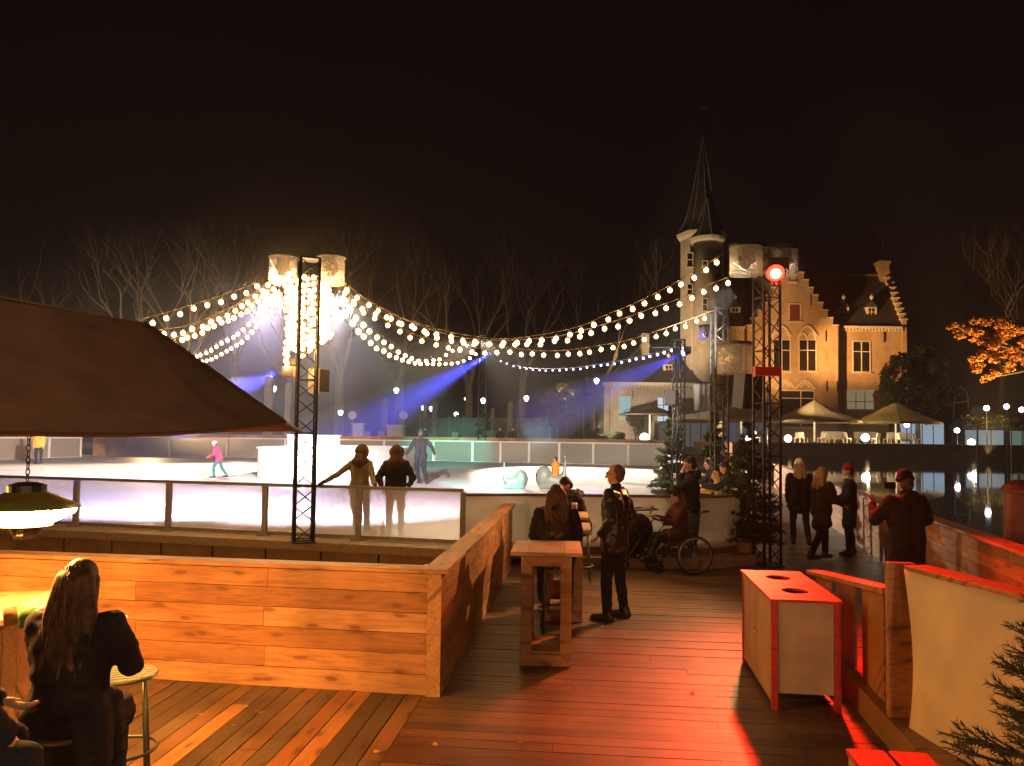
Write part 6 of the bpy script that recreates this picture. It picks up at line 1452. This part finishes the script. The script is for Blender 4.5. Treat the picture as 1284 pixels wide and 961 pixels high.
# fallen leaves on the boards
LEAFM = leaf_mat('fallen_leaves', [(.30,.18,.07), (.42,.30,.14), (.22,.10,.04)])
rl = random.Random(4)
for i in range(16):
    p = G(rl.uniform(230, 560), rl.uniform(880, 955)) if i < 9 else G(rl.uniform(640, 920), rl.uniform(780, 950))
    m = MB(); n = 7; s_ = rl.uniform(.02, .036); m.add([(s_*math.cos(2*PI*k/n)*(1 if k % 2 else .6), s_*.8*math.sin(2*PI*k/n)*(1 if k % 2 else .6), rl.uniform(.003, .014)) for k in range(n)], [tuple(range(n))])
    solo('fallen_leaf', m, LEAFM, 'small curled dry leaf lying on the deck boards', 'leaf', (p.x, p.y, .002), rl.uniform(0, 6), 'dry leaves scattered on the deck')
HAZE = True
# ------------------------------------------------------------------ light, sky, air, render settings
wd = bpy.data.worlds.new('World'); sc.world = wd; wd.use_nodes = True
nt = wd.node_tree; bg = nt.nodes['Background']; bg.inputs[0].default_value = (.36, .11, .24, 1); bg.inputs[1].default_value = .007

# floods of the stage lights on the ice (the lamp heads in the drums)
s5 = V(c5) + V((-.25, -.05, -.45)); s2b = V(c2) + V((.1, .05, -.36)); s1b = V(c1) + V((-.1, .1, -.36))
spot('flood', s1b, (-8.5, 19.0, .4), 62000, (.70, .60, 1), 62, .8)
spot('flood', s2b, (-4.4, 19.0, .4), 20000, (.95, .85, .95), 84, .8)
spot('flood', s2b, (-8.2, 30, .4), 60000, (1, .97, .88), 20, .6)
spot('flood', s2b, (2, 49, .9), 22000, (1, .80, .60), 30, .9)
spot('flood', s1b, (-22, 50, .9), 90000, (1, .74, .48), 46, .9)
spot('wall_fill_spot', V((tr.x-.25, tr.y-.3, 3.9)), (.1, 8.8, .4), 2300, (1, .46, .17), 62, 1.0, .12)  # added spot without a fixture, warms the dark side wall and deck
spot('gobo', s2b, (-4.3, 51.8, 1.2), 75000, (.1, 1, .75), 10, .5)
s3b = V(c3) + V((-.15, .1, -.4))
spot('flood', s3b, (2.2, 42, .4), 16000, (1, .82, .62), 36, .9)
for x_ in (.9, 2.7): spot('flood', V(c6) + V((-.1, -.1, -.5)), (x_, 15.4, .4), 9000, (1, .78, .52), 25, .6)
spot('gobo', s3b, (-.9, 26, .4), 26000, (.3, 1, .9), 9, .3)
spot('gobo', s3b, (2.4, 24, .4), 13000, (.45, .45, 1), 7, .3)
# flood head added on the distant tower to brighten the far ice
st = V((tf.x, tf.y-.6, 8.7))
_, st = stage_light('added flood head high on the distant tower, brightening the far ice', st, .25, .4, (-14, 38, .4), None, cover=False, head_r=.2)
spot('flood', st, (-14, 38, .4), 150000, (1, .74, .50), 50, .8)
spot('flood', st, (5.5, 36, .4), 105000, (1, .80, .60), 46, .9)
# red spotlight
spot('red_spot', rs, (2.75, 5.0, .0), 7000, (1, .014, .003), 57, 1.0, .2)
# blue beams
spot('blue_beam', bs1, at(440, 545, 58), 150000, (.05, .07, 1), 21, 1.0, .1)
spot('blue_beam', bs2, at(735, 500, 22), 6000, (.05, .07, 1), 22, .6, .05)
spot('blue_beam', bs3, at(290, 492, 14), 9000, (.05, .07, 1), 24, .6, .05)
beams = [(bs1, at(440, 545, 58), 21, 17.0, .03), (bs2, at(735, 500, 22), 22, 4.6, .04), (bs3, at(290, 492, 14), 24, 2.4, .05)]

# fill lamps without fixtures, added over the lawn so the bare trees show
for x, y, Y, e in ((190, 470, 72, 3200), (300, 480, 80, 800), (430, 470, 84, 260), (600, 480, 84, 260), (690, 470, 82, 260), (60, 470, 78, 700)):
    lamp('tree_fill_light', at(x, y, Y), e, (1, .62, .34), .3)
# fog cones added and shaped to the blue beams to make them show
for a, b, ang, L, dens in beams:
    d = (V(b)-V(a)).normalized(); m = MB(); r1 = L*math.tan(R(ang/2))*1.05
    m.lathe([(.03, .06), (r1*.5, L*.5), (r1, L), (r1*.7, L*1.12)], 20, V(a), d)
    t = NT('beam_fog'); v = t.n('VolumePrincipled', Density=dens); v.inputs['Color'].default_value = (.95, .95, .98, 1); t.l(v.outputs[0], t.out.inputs['Volume'])
    setting('glow_mist', m, t.mat, kind='stuff')
# air
mb = MB(); mb.box(-330, -60, -2.6, 330, 400, 60)
t = NT('thin_night_haze'); v = t.n('VolumePrincipled', Density=.0006); v.inputs['Color'].default_value = (.95, .95, .95, 1)
t.l(v.outputs[0], t.out.inputs['Volume'])
if HAZE: setting('haze', mb, t.mat, kind='stuff')

for c, r, dens in ((V((tl.x, tl.y, 4.35)), (1.1, 1.1, 1.25), .013), (V((tl.x, tl.y, 4.3)), (2.4, 2.4, 2.2), .0035), (V(rp) + V((0, -.1, 0)), (.42, .42, .42), .22)):  # fog balls added as glow around the bulb cluster and red lamp
    m = MB(); m.ell((0, 0, 0), *r, None, 20, 14); t = NT('halo_fog'); v = t.n('VolumePrincipled', Density=dens); t.l(v.outputs[0], t.out.inputs['Volume'])
    setting('glow_mist', m, t.mat, c, kind='stuff')
sc.view_settings.view_transform = 'Standard'; sc.view_settings.look = 'None'; sc.view_settings.exposure = 0; sc.view_settings.gamma = 1
cy = sc.cycles
cy.max_bounces = 6; cy.diffuse_bounces = 3; cy.glossy_bounces = 3; cy.transmission_bounces = 4; cy.transparent_max_bounces = 24; cy.volume_bounces = 0
cy.use_light_tree = True; cy.sample_clamp_indirect = 3; cy.sample_clamp_direct = 0; cy.caustics_reflective = False; cy.caustics_refractive = False
cy.use_denoising = True; cy.denoiser = 'OPENIMAGEDENOISE'
